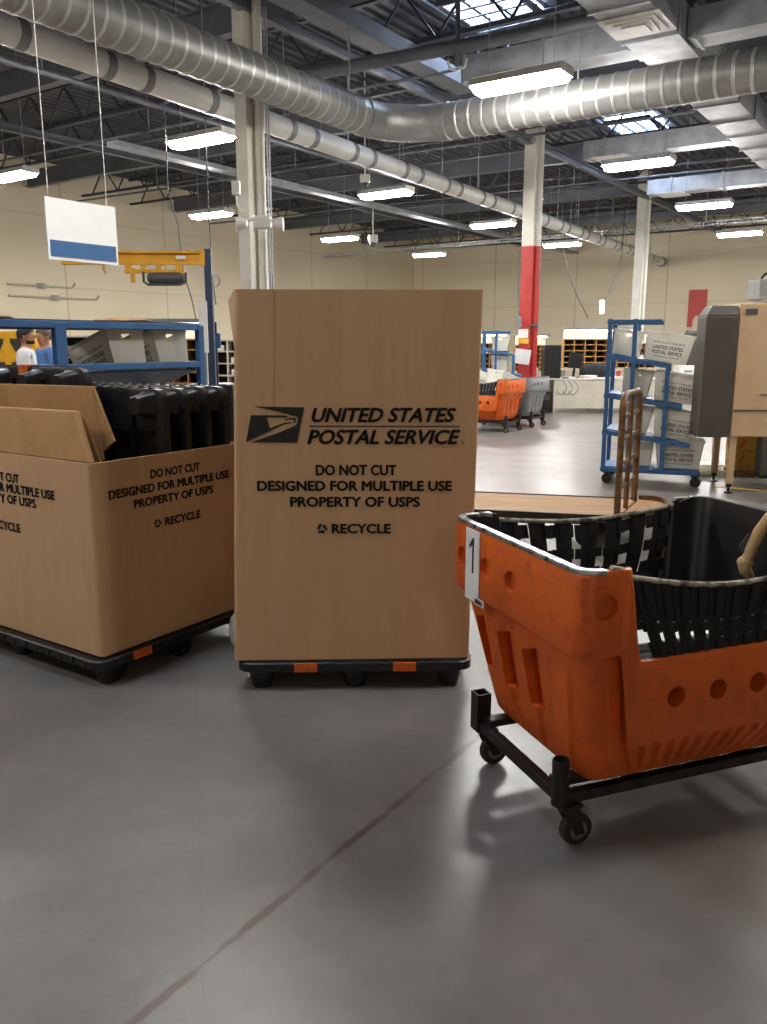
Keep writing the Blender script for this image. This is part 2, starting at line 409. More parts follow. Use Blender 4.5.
# bar joists across the aisles, girders along them
def joist(s, zb, zt, t0, t1, mat):
    m = MB(); up = (0, 0, 1)
    m.bar(G(s, t0, zt), G(s, t1, zt), .10, .05); m.bar(G(s, t0, zb), G(s, t1, zb), .10, .05)
    t, k = t0, 0
    while t < t1 - .5:
        m.bar(G(s, t, zb if k % 2 else zt), G(s, t+.55, zt if k % 2 else zb), .03, .03); t += .55; k += 1
    o = struct(m, 'ceiling_joist', mat)
s = 2.2; k = 0
while s < 34:
    if k % 3 == 1:                  # every third member is a plain pale beam
        m = MB(); gbox(m, s-.09, s+.09, T0+.05, T1-.05, 5.60, 5.62); gbox(m, s-.01, s+.01, T0+.05, T1-.05, 5.62, 5.98); gbox(m, s-.09, s+.09, T0+.05, T1-.05, 5.98, 6.0)
        struct(m, 'ceiling_beam', 'steel')
    else: joist(s, 5.62, 6.30, T0+.05, T1-.05, 'steel_dark')
    s += 1.72; k += 1
for t, mt in ((7.6, 'steel'), (15.4, 'steel'), (-0.5, 'steel')):
    m = MB(); gbox(m, 0, S1-.01, t-.06, t+.06, 5.575, 5.59); gbox(m, 0, S1-.01, t-.06, t+.06, 5.45, 5.465); gbox(m, 0, S1-.01, t-.01, t+.01, 5.465, 5.575)
    struct(m, 'ceiling_girder', mt)
# broad pale girder running up beside the first skylight
m = MB(); gbox(m, 2, 12.6, 6.72, 7.06, 5.40, 5.60); struct(m, 'ceiling_girder', 'steel')

# ------------------------------------------------------------------ columns
def column(s, t, red_to, w=.2):
    m = MB(); gbox(m, s-w/2, s+w/2, t-w/2, t+w/2, 0 if not red_to else red_to, ZD-.02); gbox(m, s-.17, s+.17, t-.17, t+.17, 0, .02)
    if red_to: gbox(m, s-w/2, s+w/2, t-w/2, t+w/2, .02, red_to, 1)
    o = struct(m, 'column', ['column', 'red'])
    c = MB(); q0 = G(s, t) + Vector((.17, -.02, 0))
    if red_to:
        c.tube([q0 + ZX*.03, q0 + ZX*red_to], .07, 12, 1); c.tube([q0 + ZX*red_to, q0 + ZX*6.2], .07, 12, 0)
    else: c.tube([q0 + ZX*.03, q0 + ZX*6.2], .062, 12, 0)
    for z in (1.0, 2.95, 4.4): c.tube([q0 + ZX*z, q0 + ZX*(z+.03)], .085, 12, 0 if not red_to or z > red_to else 1)
    p = c.build('downpipe', ['column', 'red'], o, smooth=40)
    return o
c1 = column(8.31, 7.69, 0, .19); c2 = column(16.72, 7.6, 3.48, .24); c3 = column(24.6, 7.75, 0, .24)
pc1 = G(8.31, 7.69)
# thin conduits up the first column
m = MB()
for dx, r in ((.27, .012), (.30, .012)): m.tube([pc1 + Vector((dx, -.1, .1)), pc1 + Vector((dx, -.1, 5.5))], r, 6)
tag(m.build('conduit', 'duct_flat', smooth=40), 'pair of thin metal conduits running up the right side of the nearest white column', 'conduit')
# twin emergency floodlights
e = thing('emergency_light', 'white twin-headed emergency floodlights on the nearest white column', 'light', P(262, 222, 9.95), world=True)
q = P(262, 222, 9.92)
MB().box(q + Vector((0, .03, 0)), (.2, .1, .14)).build('battery_box', 'white_metal', e, bevel=.015)
for px, sg in ((242, -1), (278, 1)):
    h = P(px, 223, 9.86)
    b = MB(); b.loft([[h + Vector((sg*a, r*math.cos(k*math.pi/6), r*math.sin(k*math.pi/6) - abs(a)*.25)) for k in range(12)] for a, r in ((-.06,.03),(-.05,.05),(.03,.075),(.06,.08),(.065,.06))], True)
    lh = b.build('lamp_head', 'white_metal', e, smooth=40)
MB().tube([P(243, 223, 9.9), P(252, 219, 9.9), P(262, 219, 9.92), P(272, 221, 9.9)], .018, 8).build('mounting_arm', 'white_metal', e, smooth=40)
e = thing('junction_box', 'small white junction box with curved conduit on the left of the nearest column', 'box', P(236, 188, 9.9), world=True)
MB().box(P(236, 188, 9.9), (.09, .08, .15)).build('housing', 'white_metal', e, bevel=.01)
MB().tube([P(236, 193, 9.9), P(237, 205, 9.9), P(241, 212, 9.92), P(246, 213, 9.95)], .01, 6).build('conduit', 'white_metal', e)

# ------------------------------------------------------------------ overhead ducts and pipes
def spiral(path, r, pitch=.19, n=28):
    rings = []; tot = 0
    pts = [path[0]]
    for a, b in zip(path, path[1:]):
        L = (b-a).length; k = max(1, int(L/(pitch/3)))
        for i in range(1, k+1): pts.append(a.lerp(b, i/k))
    m = MB(); seams = []
    for i, p in enumerate(pts):
        dv = (pts[min(i+1, len(pts)-1)] - pts[max(0, i-1)]).normalized()
        x = dv.cross(ZX).normalized(); y = x.cross(dv)
        for q, rr in (((-.02, r), (-.012, r*1.035), (.012, r*1.035), (.02, r)) if i % 3 == 0 else ((0, r),)):
            rings.append([p + dv*q + (x*math.cos(2*math.pi*k/n) + y*math.sin(2*math.pi*k/n))*rr for k in range(n)])
            seams.append(rr > r)
    m.loft(rings)
    for i in range(len(rings)-1):
        if seams[i] or seams[i+1]:
            for k in range(n): m.m[i*n+k] = 1
    return m
zd = 4.42
root = thing('spiral_duct', 'big round spiral metal duct bending across the top of the hall', 'duct', G(9, 6.8, zd), world=True)
spiral([G(s_, 6.8, zd) for s_ in (-1.5, 9.55)], .225).build('duct_run', ['duct', 'duct_seam'], root, smooth=30)
el = []
for k in range(9):
    a = R(90)*k/8; el.append(G(9.55 + .85*math.sin(a), 6.8 - .85*(1-math.cos(a)), zd))
rings = []
for i, p in enumerate(el):
    dv = (el[min(i+1, 8)] - el[max(0, i-1)]).normalized(); x = dv.cross(ZX).normalized(); y = x.cross(dv)
    for q in (-.004, .004) if i % 2 == 0 else (0,):
        rings.append([p + dv*q + (x*math.cos(2*math.pi*k/28) + y*math.sin(2*math.pi*k/28))*.232*(1.03 if i % 4 == 0 else 1) for k in range(28)])
MB().loft(rings).build('elbow', 'duct', root, smooth=50)
spiral([G(10.4, 5.95, zd), G(10.55, -6, zd)], .225).build('duct_run', ['duct', 'duct_seam'], root, smooth=30)
for s_, t_ in ((9.3, 6.8), (5.0, 6.8), (10.5, 4.2), (10.5, .5)):
    MB().tube([G(s_, t_, zd+.21), G(s_, t_, ZD)], .012, 6).build('hanger_rod', 'duct_flat', root)

root = thing('white_pipe', 'long white pipe with grey clamps running back to the rear wall', 'pipe', G(20, 9, 4.6), world=True)
pa, pb = G(2.0, 8.1, 4.6), G(33.97, 9.82, 4.6)
MB().tube([pa, pb], .15, 20).build('pipe_run', 'pvc', root, smooth=40)
kk = 0; a = .04
while a < .99:
    p0 = pa.lerp(pb, a); p1 = pa.lerp(pb, a+.0036)
    MB().tube([p0, p1], .157, 20).build('clamp', 'band', root, smooth=40)
    if kk % 2 == 0: MB().tube([p0+ZX*.14, p0+ZX*(ZD-4.6)], .01, 6).build('hanger_rod', 'duct_flat', root)
    a += .035 if kk % 2 else .018; kk += 1
MB().tube([pb.lerp(pa, .006), pb.lerp(pa, .001)], .19, 20).build('wall_flange', 'band', root, smooth=40)

# thick dark pipe crossing in front of the skylight
root = thing('steel_pipe', 'thick dull pipe crossing below the front skylight', 'pipe', G(10, 5, 5.2), world=True)
MB().tube([G(9.9, 8.2, 5.2), G(10.24, 3.66, 5.2)], .085, 14).build('pipe_run', 'steel', root, smooth=40)
MB().tube([G(10.05, 5.65, 4.95), G(10.05, 5.65, ZD)], .03, 8).build('hanger', 'steel', root, smooth=40)
MB().tube([G(10.05, 5.65, 5.0) + Vector((x, 0, z)) for x, z in ((-.12, .02), (-.1, -.06), (0, -.1), (.1, -.05), (.12, .05))], .018, 6).build('hook', 'white_metal', root, smooth=40)

def rectduct(root, name, s0, s1, t0, t1, z0, z1, along, step=1.2):
    m = MB(); gbox(m, s0, s1, t0, t1, z0, z1)
    o = m.build(name, 'duct_flat', root)
    L0, L1 = (s0, s1) if along == 's' else (t0, t1); x = L0
    while x <= L1 + .01:
        f = MB()
        if along == 's': gbox(f, x-.02, x+.02, t0-.025, t1+.025, z0-.025, z1+.025)
        else: gbox(f, s0-.025, s1+.025, x-.02, x+.02, z0-.025, z1+.025)
        x += step; f.build('flange', 'duct_flat', o)
    return o
root = thing('rectangular_duct', 'wide rectangular galvanised duct crossing high at the right with side branches', 'duct', G(15, 3.3, 4.9), world=True)
rectduct(root, 'main_trunk', 6.0, 23.0, 3.0, 3.62, 4.95, 5.35, 's', 1.1)
for s_, t_, w_ in ((10.95, 5.95, .42), (16.5, 6.35, .42), (21.1, 6.5, .42), (26.0, 6.3, .42)):
    if s_ < 24: rectduct(root, 'branch', s_-w_/2, s_+w_/2, 3.64, t_, 4.98, 5.3, 't', 1.15)
    if s_ < 24:
        rectduct(root, 'branch', s_-w_/2, s_+w_/2, -4.0, 2.98, 4.98, 5.3, 't', 1.15)
        d_ = MB(); 
        for k, (a_, z_) in enumerate(((.34, 4.955), (.27, 4.94), (.2, 4.925), (.13, 4.91))):
            gbox(d_, s_-a_, s_+a_, t_-.55-a_, t_-.55+a_, z_, z_+.014)
        d_.build('diffuser', 'white_metal', root)
d_ = MB()
for k, (a_, z_) in enumerate(((.34, 4.93), (.27, 4.915), (.2, 4.9), (.13, 4.885))): gbox(d_, 9.9-a_, 9.9+a_, 3.3-a_, 3.3+a_, z_, z_+.014)
d_.build('diffuser', 'white_metal', root)
for s_ in (8, 12.5, 16, 19.5, 22.5):
    MB().tube([G(s_, 3.0, 4.95), G(s_, 3.0, ZD)], .012, 6).build('hanger_rod', 'duct_flat', root)
    MB().tube([G(s_, 3.62, 4.95), G(s_, 3.62, ZD)], .012, 6).build('hanger_rod', 'duct_flat', root)

# ribbed cable tray crossing at the rear, on threaded rods
root = thing('cable_tray', 'thin ribbed cable tray crossing near the rear wall', 'tray', G(26.5, 12, 4.8), world=True)
m = MB(); ta, tb = G(26.9, 21.0, 4.9), G(25.4, 0, 4.9)
off = ZX*.09
m.bar(ta, tb, .03, .03); m.bar(ta-off, tb-off, .03, .03)
for k in range(170):
    q = ta.lerp(tb, (k+.5)/170); m.bar(q, q-off, .05, .02, (1, 0, 0))
m.build('rails', 'duct_flat', root)
for k in (.1, .3, .5, .7, .88):
    q = ta.lerp(tb, k); MB().tube([q, Vector((q.x, q.y, ZD))], .012, 6).build('hanger_rod', 'duct_flat', root)
# flat pale busway running down the left bay
root = thing('busway', 'flat pale busway running along the left bay below the joists', 'busway', G(14, 13.6, 5.1), world=True)
m = MB(); gbox(m, 10.8, 33.9, 13.2, 13.5, 5.08, 5.17); m.build('housing', 'duct_flat', root)
for s_ in (13, 18, 23, 28, 33): MB().tube([G(s_, 13.35, 5.17), G(s_, 13.35, ZD)], .012, 6).build('hanger_rod', 'duct_flat', root)
# sprinkler mains and branch lines
for i, (a_, b_, r_, lb) in enumerate((
        ((3.0, 10.8, 5.15), (33.9, 10.8, 5.15), .045, 'thin grey sprinkler main running to the rear just left of the white pipe'),
        ((11.3, 21.1, 5.41), (11.6, -2, 5.41), .025, 'thin grey sprinkler line crossing just behind the front skylight'),
        ((15.6, 21.1, 5.41), (15.8, -2, 5.41), .025, 'thin grey sprinkler line crossing level with the red column'),
        ((20.9, 21.1, 5.41), (21.1, -2, 5.41), .025, 'thin grey sprinkler line crossing behind the small rear skylight'))):
    a_, b_ = G(*a_), G(*b_)
    root = thing('sprinkler_pipe', lb, 'pipe', a_, world=True)
    MB().tube([a_, b_], r_, 8).build('pipe_run', 'steel', root, smooth=40)
    for k in (.15, .35, .55, .75, .92):
        q = a_.lerp(b_, k); MB().tube([q, Vector((q.x, q.y, ZD))], .01, 6).build('hanger_rod', 'duct_flat', root)
# small hanging sensors
for px, py, Y, lb in ((365, 181, 15.5, 'small white camera hanging beside the middle fluorescent light above the tall box'), (373, 241, 24.0, 'small white camera hanging far back near the rear left corner')):
    q = P(px, py, Y); root = thing('ceiling_camera', lb, 'camera', q, world=True)
    k = Y/15.5
    MB().lathe([(.03*k, .1*k), (.09*k, .1*k), (.09*k, 0), (.07*k, -.03*k)], q, 14).build('housing', 'white_metal', root, smooth=40)
    MB().ball(q - ZX*.05*k, .06*k).build('dome', 'grey_dark', root, smooth=60)
    MB().tube([q + ZX*.1*k, Vector((q.x, q.y, ZD))], .014*k, 6).build('drop_pole', 'white_metal', root)

# ------------------------------------------------------------------ fluorescent lights
def make_light(label, lampmat):
    L_, w = 1.1, .32
    t = thing('ceiling_light', label, 'light')
    h = MB()
    h.hexa([(-w/2, -L_/2, 0), (w/2, -L_/2, 0), (w/2, L_/2, 0), (-w/2, L_/2, 0)], [(-w/3, -L_/2, .09), (w/3, -L_/2, .09), (w/3, L_/2, .09), (-w/3, L_/2, .09)])
    for sg in (-1, 1): h.box((0, sg*(L_/2+.012), .03), (w*1.02, .02, .1))
    h.build('housing', 'white_metal', t)
    lens = MB().hexa([(-w/2+.06, -L_/2+.02, -.075), (w/2-.06, -L_/2+.02, -.075), (w/2-.06, L_/2-.02, -.075), (-w/2+.06, L_/2-.02, -.075)],
                     [(-w/2+.005, -L_/2+.002, -.002), (w/2-.005, -L_/2+.002, -.002), (w/2-.005, L_/2-.002, -.002), (-w/2+.005, L_/2-.002, -.002)])
    lens.build('diffuser', lampmat, t)
    wz = ZD - 4.4
    for sg in (-1, 1): MB().tube([(0, sg*.4, .09), (0, sg*.4, wz)], .005, 5).build('suspension_cable', 'duct_flat', t)
    return t
proto = make_light('', 'lamp')
LIGHTS = [(9.28, 4.4, 'largest and brightest hanging fluorescent light, above the bend of the round duct'),
 (9.19, 9.39, 'hanging fluorescent light just left of the nearest white column'),
 (9.19, 14.09, 'hanging fluorescent light cut by the left edge of the photo'),
 (14.36, 4.64, 'hanging fluorescent light to the right of the red column, second largest at right'),
 (14.36, 9.63, 'hanging fluorescent light above the top of the tall cardboard box'),
 (14.37, 14.46, 'hanging fluorescent light right of the hanging sign, lower one left of the column'),
 (19.37, 4.78, 'hanging fluorescent light above the third white column, to its right'),
 (19.45, 9.84, 'hanging fluorescent light just left of the red column'),
 (19.57, 14.68, 'small hanging fluorescent light right of the nearest column, over the left wall'),
 (24.71, 5.12, 'hanging fluorescent light at far right under the ceiling, above the tan machine'),
 (24.43, 10.05, 'small hanging fluorescent light between the red column and third column'),
 (24.65, 14.8, 'smallest hanging fluorescent light, by the rear left corner of the hall')]
for i, (s_, t_, lb) in enumerate(LIGHTS):
    place(proto, i > 0, G(s_, t_, 4.4), ROT_A, lb, 'hanging fluorescent lights')
for mt_, spots_ in (('lamp_near', ((-1.1, 9.2), (-1.1, 4.2))), ('lamp_dim', ((-6.2, 9.2), (-6.2, 4.2), (-1.1, -.7), (-1.1, -5.6), (-6.2, -.7))), ('lamp_back', ((-6.2, -5.6),)),
                    ('lamp_over', ((4.05, -.7), (4.05, 4.2), (4.05, 9.3), (4.05, 14.0))), ('lamp', ((9.2, -.6), (14.3, -.5), (19.4, -.3), (24.6, -.1), (29.6, -1.5), (29.6, -6.5)))):  # the last two are unseen lamps added to brighten the rear wall
    p_ = make_light('', mt_)
    for k, (s_, t_) in enumerate(spots_):
        place(p_, k > 0, G(s_, t_, 4.4), ROT_A, 'unseen fluorescent light outside the photo, the rear right pair added to light the wall', 'fluorescent lights outside the photo')

# ------------------------------------------------------------------ plastic pallet
def make_pallet(wx, wy, label, strips=True):
    t = thing('plastic_pallet', label, 'pallet')
    H = .13
    dk = MB()
    def rr(w, h, r, z, n=5):
        o = []
        for cx, cy, a0 in ((w/2-r, h/2-r, 0), (-w/2+r, h/2-r, 90), (-w/2+r, -h/2+r, 180), (w/2-r, -h/2+r, 270)):
            for k in range(n+1):
                a = R(a0 + 90*k/n); o.append(Vector((cx+r*math.cos(a), cy+r*math.sin(a), z)))
        return o
    dk.loft([rr(wx-.03, wy-.03, .05, .083), rr(wx, wy, .06, .089), rr(wx, wy, .06, H-.006), rr(wx-.012, wy-.012, .055, H)])
    # moulded ribs on the rim and the grid under the deck
    for k in range(13):
        x = -wx/2 + .1 + (wx-.2)*k/12
        for sg in (-1, 1): dk.box((x, sg*(wy/2+.001), .108), (.012, .008, .03))
    for k in range(15):
        y = -wy/2 + .1 + (wy-.2)*k/14
        for sg in (-1, 1): dk.box((sg*(wx/2+.001), y, .108), (.008, .012, .03))
    for k in range(4): dk.box((-wx/2+.2+(wx-.4)*k/3, 0, .075), (.02, wy-.12, .03))
    for k in range(4): dk.box((0, -wy/2+.2+(wy-.4)*k/3, .075), (wx-.12, .02, .03))
    dk.build('deck', 'black', t, smooth=35)
    for ix in (-1, 0, 1):
        for iy in (-1, 0, 1):
            b = MB(); x, y = ix*(wx/2-.1), iy*(wy/2-.075); f = []
            for w_, z_ in ((.078, 0), (.086, .012), (.112, .075), (.125, .085)):
                f.append([Vector((x, y, 0)) + v for v in rr(w_, w_, .025, z_, 3)])
            b.loft(f); b.build('foot', 'black', t, smooth=35)
    if strips:
        for sg in (-1, 1):
            for x in ((-wx*.21, wx*.21) if strips != 'side' else ()): MB().box((x, sg*(wy/2+.003), .109), (.1, .012, .038)).build('orange_band', 'orange_band', t)
            for y in ((-wy*.2, wy*.2) if strips is True else (-wy*.2,) if strips == 'side' and sg > 0 else ()): MB().box((sg*(wx/2+.003), y, .109), (.012, .1, .038)).build('orange_band', 'orange_band', t)
    return t

# ------------------------------------------------------------------ cardboard sleeves
def sleeve(bot, top, th=.012, r=.02, n=4, lay=8):
    def ring(c4, inset, nn=n):
        cen = sum(c4, Vector())/4; o = []
        for i in range(4):
            p, a, b = c4[i], c4[i-1], c4[(i+1) % 4]
            da, db = (a-p).normalized(), (b-p).normalized()
            p2 = p + (da+db)*inset*1.0
            for k in range(nn+1):
                u = k/nn; rr_ = max(.004, r-inset)
                A_, B_ = p2 + da*rr_, p2 + db*rr_
                o.append(A_*(1-u)**2 + p2*(2*u*(1-u)) + B_*u*u)
        return o
    m = MB(); rings = []
    def at(f): return [b.lerp(t, f) for b, t in zip(bot, top)]
    for k in range(lay+1): rings.append(ring(at(k/lay), 0))
    for k in range(lay, -1, -1): rings.append(ring(at(k/lay), th))
    nn = len(rings[0]); m.loft(rings, False)
    L_ = (len(rings)-1)*nn
    m.f += [(L_+k, L_+(k+1) % nn, (k+1) % nn, k) for k in range(nn)]; m.m += [0]*nn
    return m
def recycle(m, c, ex, ey, size, mi):
    vt = [(.46*math.cos(R(90+120*k)), .46*math.sin(R(90+120*k))) for k in range(3)]
    for k in range(3):
        (xa, ya), (xb, yb) = vt[k], vt[(k+1) % 3]
        dx, dy = xb-xa, yb-ya; l_ = math.hypot(dx, dy); nx, ny = -dy/l_, dx/l_
        def p(t, w): return ((xa+dx*t+nx*w)*size, (ya+dy*t+ny*w)*size)
        m.flat([p(.10, -.13), p(.56, -.13), p(.56, .08), p(.14, .08)], c, ex, ey, mi)      # bar
        m.flat([p(.54, -.19), p(.86, -.02), p(.54, .15)], c, ex, ey, mi)                   # head

# tall box on its pallet
pl = make_pallet(1.03, 1.0, 'black plastic pallet with orange bands carrying the tall cardboard box')
pl.location = (-.138, 3.93, 0); pl.rotation_euler = (0, 0, R(1.6))
FL, FR_ = Vector((-.657, 3.435, .137)), Vector((.378, 3.47, .137))
BL_, BR_ = Vector((-.645, 4.40, .137)), Vector((.352, 4.45, .137))
tFL, tFR = P(234, 287, 3.435), P(484, 293, 3.47); tFL.z = tFR.z = 1.712
tBL, tBR = Vector((-.80, 4.40, 1.712)), Vector((.37, 4.45, 1.712))
root = thing('cardboard_container', 'tall upright cardboard container printed with a postal eagle logo, standing centre', 'box', Vector((-.14, 3.93, .137)), world=True)
sl = sleeve([FL, FR_, BR_, BL_], [tFL, tFR, tBR, tBL], r=.022).build('sleeve', 'cardboard', root, smooth=30)
ex = (FR_-FL).normalized(); nz = ((tFL+tFR)/2 - (FL+FR_)/2).normalized(); fn = ex.cross(nz).normalized(); ey = nz - ex*nz.dot(ex); ey.normalize()
if fn.y > 0: fn = -fn
def fp(x, y): return onp(x, y, fn, FL.dot(fn)) + fn*.003
def ftext(m, t, x0, x1, y0, y1, mi=0, **k):
    a, b = fp(x0, (y0+y1)/2), fp(x1, (y0+y1)/2); u, v = fp((x0+x1)/2, y0), fp((x0+x1)/2, y1)
    m.text(t, (a+b)/2, (b-a).normalized(), ey, (b-a).length, (u-v).length, mi, **k)
for args, kw in ((('DO NOT CUT', 315.5, 396.5, 464.5, 475.5), dict(bold=.045)), (('DESIGNED FOR MULTIPLE USE', 257, 452, 480.5, 491), dict(bold=.045)),
                 (('PROPERTY OF USPS', 290, 420, 496.5, 507), dict(bold=.045)), (('RECYCLE', 331.5, 391, 523.5, 533.5), dict(bold=.045)),
                 (('UNITED STATES', 311.5, 456, 407.5, 422.5), dict(shear=.28, bold=.04)), (('POSTAL SERVICE', 307, 460.5, 429.5, 444.5), dict(shear=.28, bold=.04)),
                 (('®', 460.8, 464.3, 440.5, 444), {})):
    m = MB(); ftext(m, *args, **kw); m.build('printed_lettering', 'ink', sl)
m = MB(); recycle(m, fp(322, 528.5), ex, ey, .054, 0); m.build('recycling_symbol', 'ink', sl)
m = MB(); m.add([fp(309.5, 425.6), fp(460, 425.9), fp(460, 427.1), fp(309.5, 426.8)], [(0, 1, 2, 3)]); m.build('printed_rule', 'ink', sl)
m = MB()
lx = lambda x: 240 + x*72/767; ly = lambda y: 398 + y*52/554
for poly in ([(140, 90), (685, 98), (607, 476), (118, 472), (400, 372), (560, 306), (600, 285), (616, 240), (612, 205), (590, 190), (540, 186), (500, 170), (420, 148), (300, 122)],
             [(116, 182), (480, 184), (505, 196), (520, 205), (495, 208), (285, 206), (320, 322), (400, 288), (480, 262), (552, 256), (550, 268), (490, 276), (420, 302), (330, 345), (65, 470)],
             [(470, 226), (540, 212), (575, 210), (595, 222), (592, 250), (578, 272), (572, 262), (574, 236), (560, 228), (520, 230), (475, 238)]):
    m.add([fp(lx(x), ly(y)) for x, y in poly], [tuple(range(len(poly)))])
m.build('postal_logo', 'ink', sl)
# fine crease of the glued seam and the print on the left side
m = MB(); m.add([fp(272.2, 289), fp(273.4, 289), fp(273.0, 404), fp(271.8, 404)], [(0, 1, 2, 3)]); m.v = [v + fn*.001 for v in m.v]
m.build('seam_crease', 'cardboard', sl)
lc = (FL+BL_)/2; lx_ = (FL-BL_).normalized(); ln = Vector((-1, 0.05, 0))
def lp(f, z): 
    a, b = FL.lerp(tFL, z), BL_.lerp(tBL, z); return b.lerp(a, f)
m = MB()
for tx, w, zz, h in (('UNITED STATES', .62, .72, .06), ('POSTAL SERVICE', .62, .66, .06), ('DO NOT CUT', .36, .54, .045), ('DESIGNED FOR MULTIPLE USE', .82, .50, .045), ('PROPERTY OF USPS', .56, .46, .045)):
    c_ = lp(.5, zz); e1 = (lp(1, zz)-lp(0, zz)).normalized(); e2 = (lp(.5, zz+.05)-c_).normalized()
    m = MB(); m.text(tx, c_ + e1.cross(e2)*.003, e1, e2, w, h, bold=.034); m.build('printed_lettering', 'ink', sl)

# low open container at the left on its own pallet
pl2 = make_pallet(1.04, 1.44, 'black plastic pallet under the low open container at left', False)
pl2.location = G(2.155+.5, 2.945+.71, 0); pl2.rotation_euler = (0, 0, ROT_A)
MB().box((-.285, -.723, .109), (.1, .012, .038)).build('orange_band', 'orange_band', pl2)
root = thing('cardboard_container', 'low open cardboard container full of black pallets, left of the tall box', 'box', G(2.65, 3.6, .137), world=True)
a0, a1, b0, b1, zt = 2.18, 3.09, 2.97, 4.33, 1.0
sl = sleeve([G(a0, b0, .137), G(a1, b0, .137), G(a1, b1, .137), G(a0, b1, .137)], [G(a0, b0, zt), G(a1, b0, zt), G(a1, b1, zt), G(a0, b1, zt)], r=.02).build('sleeve', 'cardboard', root, smooth=30)
def ltext(m, t, x0, x1, y0, y1, face, **k):
    n_, c_, e_ = (BX, b0, AX) if face == 'r' else (AX, a0, -BX)
    a, b = onp(x0, y0, n_, c_), onp(x1, y1, n_, c_); return a, b
m = MB(); nr = -BX*.003; nl = -AX*.003
for t, c_, w, z in (('DO NOT CUT', 2.655, .305, .915), ('DESIGNED FOR MULTIPLE USE', 2.635, .735, .853), ('PROPERTY OF USPS', 2.645, .49, .792), ('RECYCLE', 2.685, .225, .682)):
    m = MB(); m.text(t, G(c_, b0, z) + nr, AX, ZX, w, .041, bold=.045); m.build('printed_lettering', 'ink', sl)
m = MB(); recycle(m, G(2.53, b0, .682) + nr, AX, ZX, .05, 0); m.build('recycling_symbol', 'ink', sl)
for t, c_, w, z in (('DO NOT CUT', 3.645, .33, .89), ('DESIGNED FOR MULTIPLE USE', 3.615, .79, .84), ('PROPERTY OF USPS', 3.63, .53, .787), ('RECYCLE', 3.625, .24, .655)):
    m = MB(); m.text(t, G(a0, c_, z) + nl, -BX, ZX, w, .044, bold=.045); m.build('printed_lettering', 'ink', sl)
m = MB(); recycle(m, G(a0, 3.78, .655) + nl, -BX, ZX, .05, 0); m.build('recycling_symbol', 'ink', sl)
# flap leaning in over the front edge, still joined to the sleeve
m = MB()
q = [G(2.195, 2.99, 1.0), G(2.195, 4.16, 1.0), G(2.25, 4.10, 1.2), G(2.25, 3.145, 1.21)]
m.hexa(q, [p + AX*.035 for p in q]); m.build('folded_flap', 'cardboard_old', root, bevel=.006)

# loose sheets of cardboard standing in the container
def sheet(name, label, pts, th, mat):
    m = MB(); m.hexa(pts, [p + AX*th for p in pts]); o = m.build(name, mat, bevel=.004); return tag(o, label, 'cardboard')
sheet('cardboard_sheet', 'bent brown cardboard sheet leaning in front of the black pallets at left',
      [G(2.385, 3.14, .98), G(2.385, 4.1, .9), G(2.40, 4.12, 1.3), G(2.395, 3.20, 1.31)], .012, 'cardboard_old')
m = MB(); q = [G(2.395, 3.195, 1.31), G(2.385, 3.138, 1.02), G(2.37, 3.04, 1.075)]
m.add([*q, *[p + AX*.012 for p in q]], [(0, 1, 2), (5, 4, 3), (0, 3, 4, 1), (1, 4, 5, 2), (2, 5, 3, 0)])
tag(m.build('cardboard_corner', 'cardboard_old'), 'torn pointed cardboard corner sticking out over the black pallets', 'cardboard')
m = MB(); q = [G(2.33, 3.05, .9), G(2.33, 3.075, .9), G(2.31, 3.19, 1.17), G(2.31, 3.155, 1.17)]
m.hexa(q, [p + AX*.012 for p in q]); tag(m.build('cardboard_strip', 'cardboard_old'), 'narrow slanting cardboard strip between the two larger sheets at left', 'cardboard')

# black pallets standing on edge inside the container
pstand = make_pallet(1.08, 1.15, '', False)
MT = Matrix(((BX.x, 0, AX.x, 0), (BX.y, 0, AX.y, 0), (0, 1, 0, 0), (0, 0, 0, 1)))   # stood on edge, feet towards the near side
spots = [(2.552, 3.555, 1.29, 'front one of the full-width black pallets standing on edge in the open container'), (2.683, 3.555, 1.288, 'second black pallet standing on edge, next behind the front one, in the open container'),
         (2.814, 3.55, 1.29, 'third black pallet standing on edge in the open container'), (2.945, 3.555, 1.285, 'rearmost black pallet standing on edge in the open container, nearest the tall box')]
for i, (s_, t_, zt_, lb) in enumerate(spots):
    place(pstand, i > 0, G(s_, t_, zt_ - .575), MT.to_euler(), lb, 'black pallets standing in the open container')
ps = make_pallet(.76, 1.15, 'black pallet with an orange band standing highest, at the left edge of the photo', False)
ps.location = G(2.42, 3.775, 1.385 - .575); ps.rotation_euler = MT.to_euler()
m = MB(); m.box((.097, .5775, .107), (.075, .012, .048)); m.box((.097, .53, .079), (.075, .10, .008))
m.build('orange_band', 'orange_band', ps)

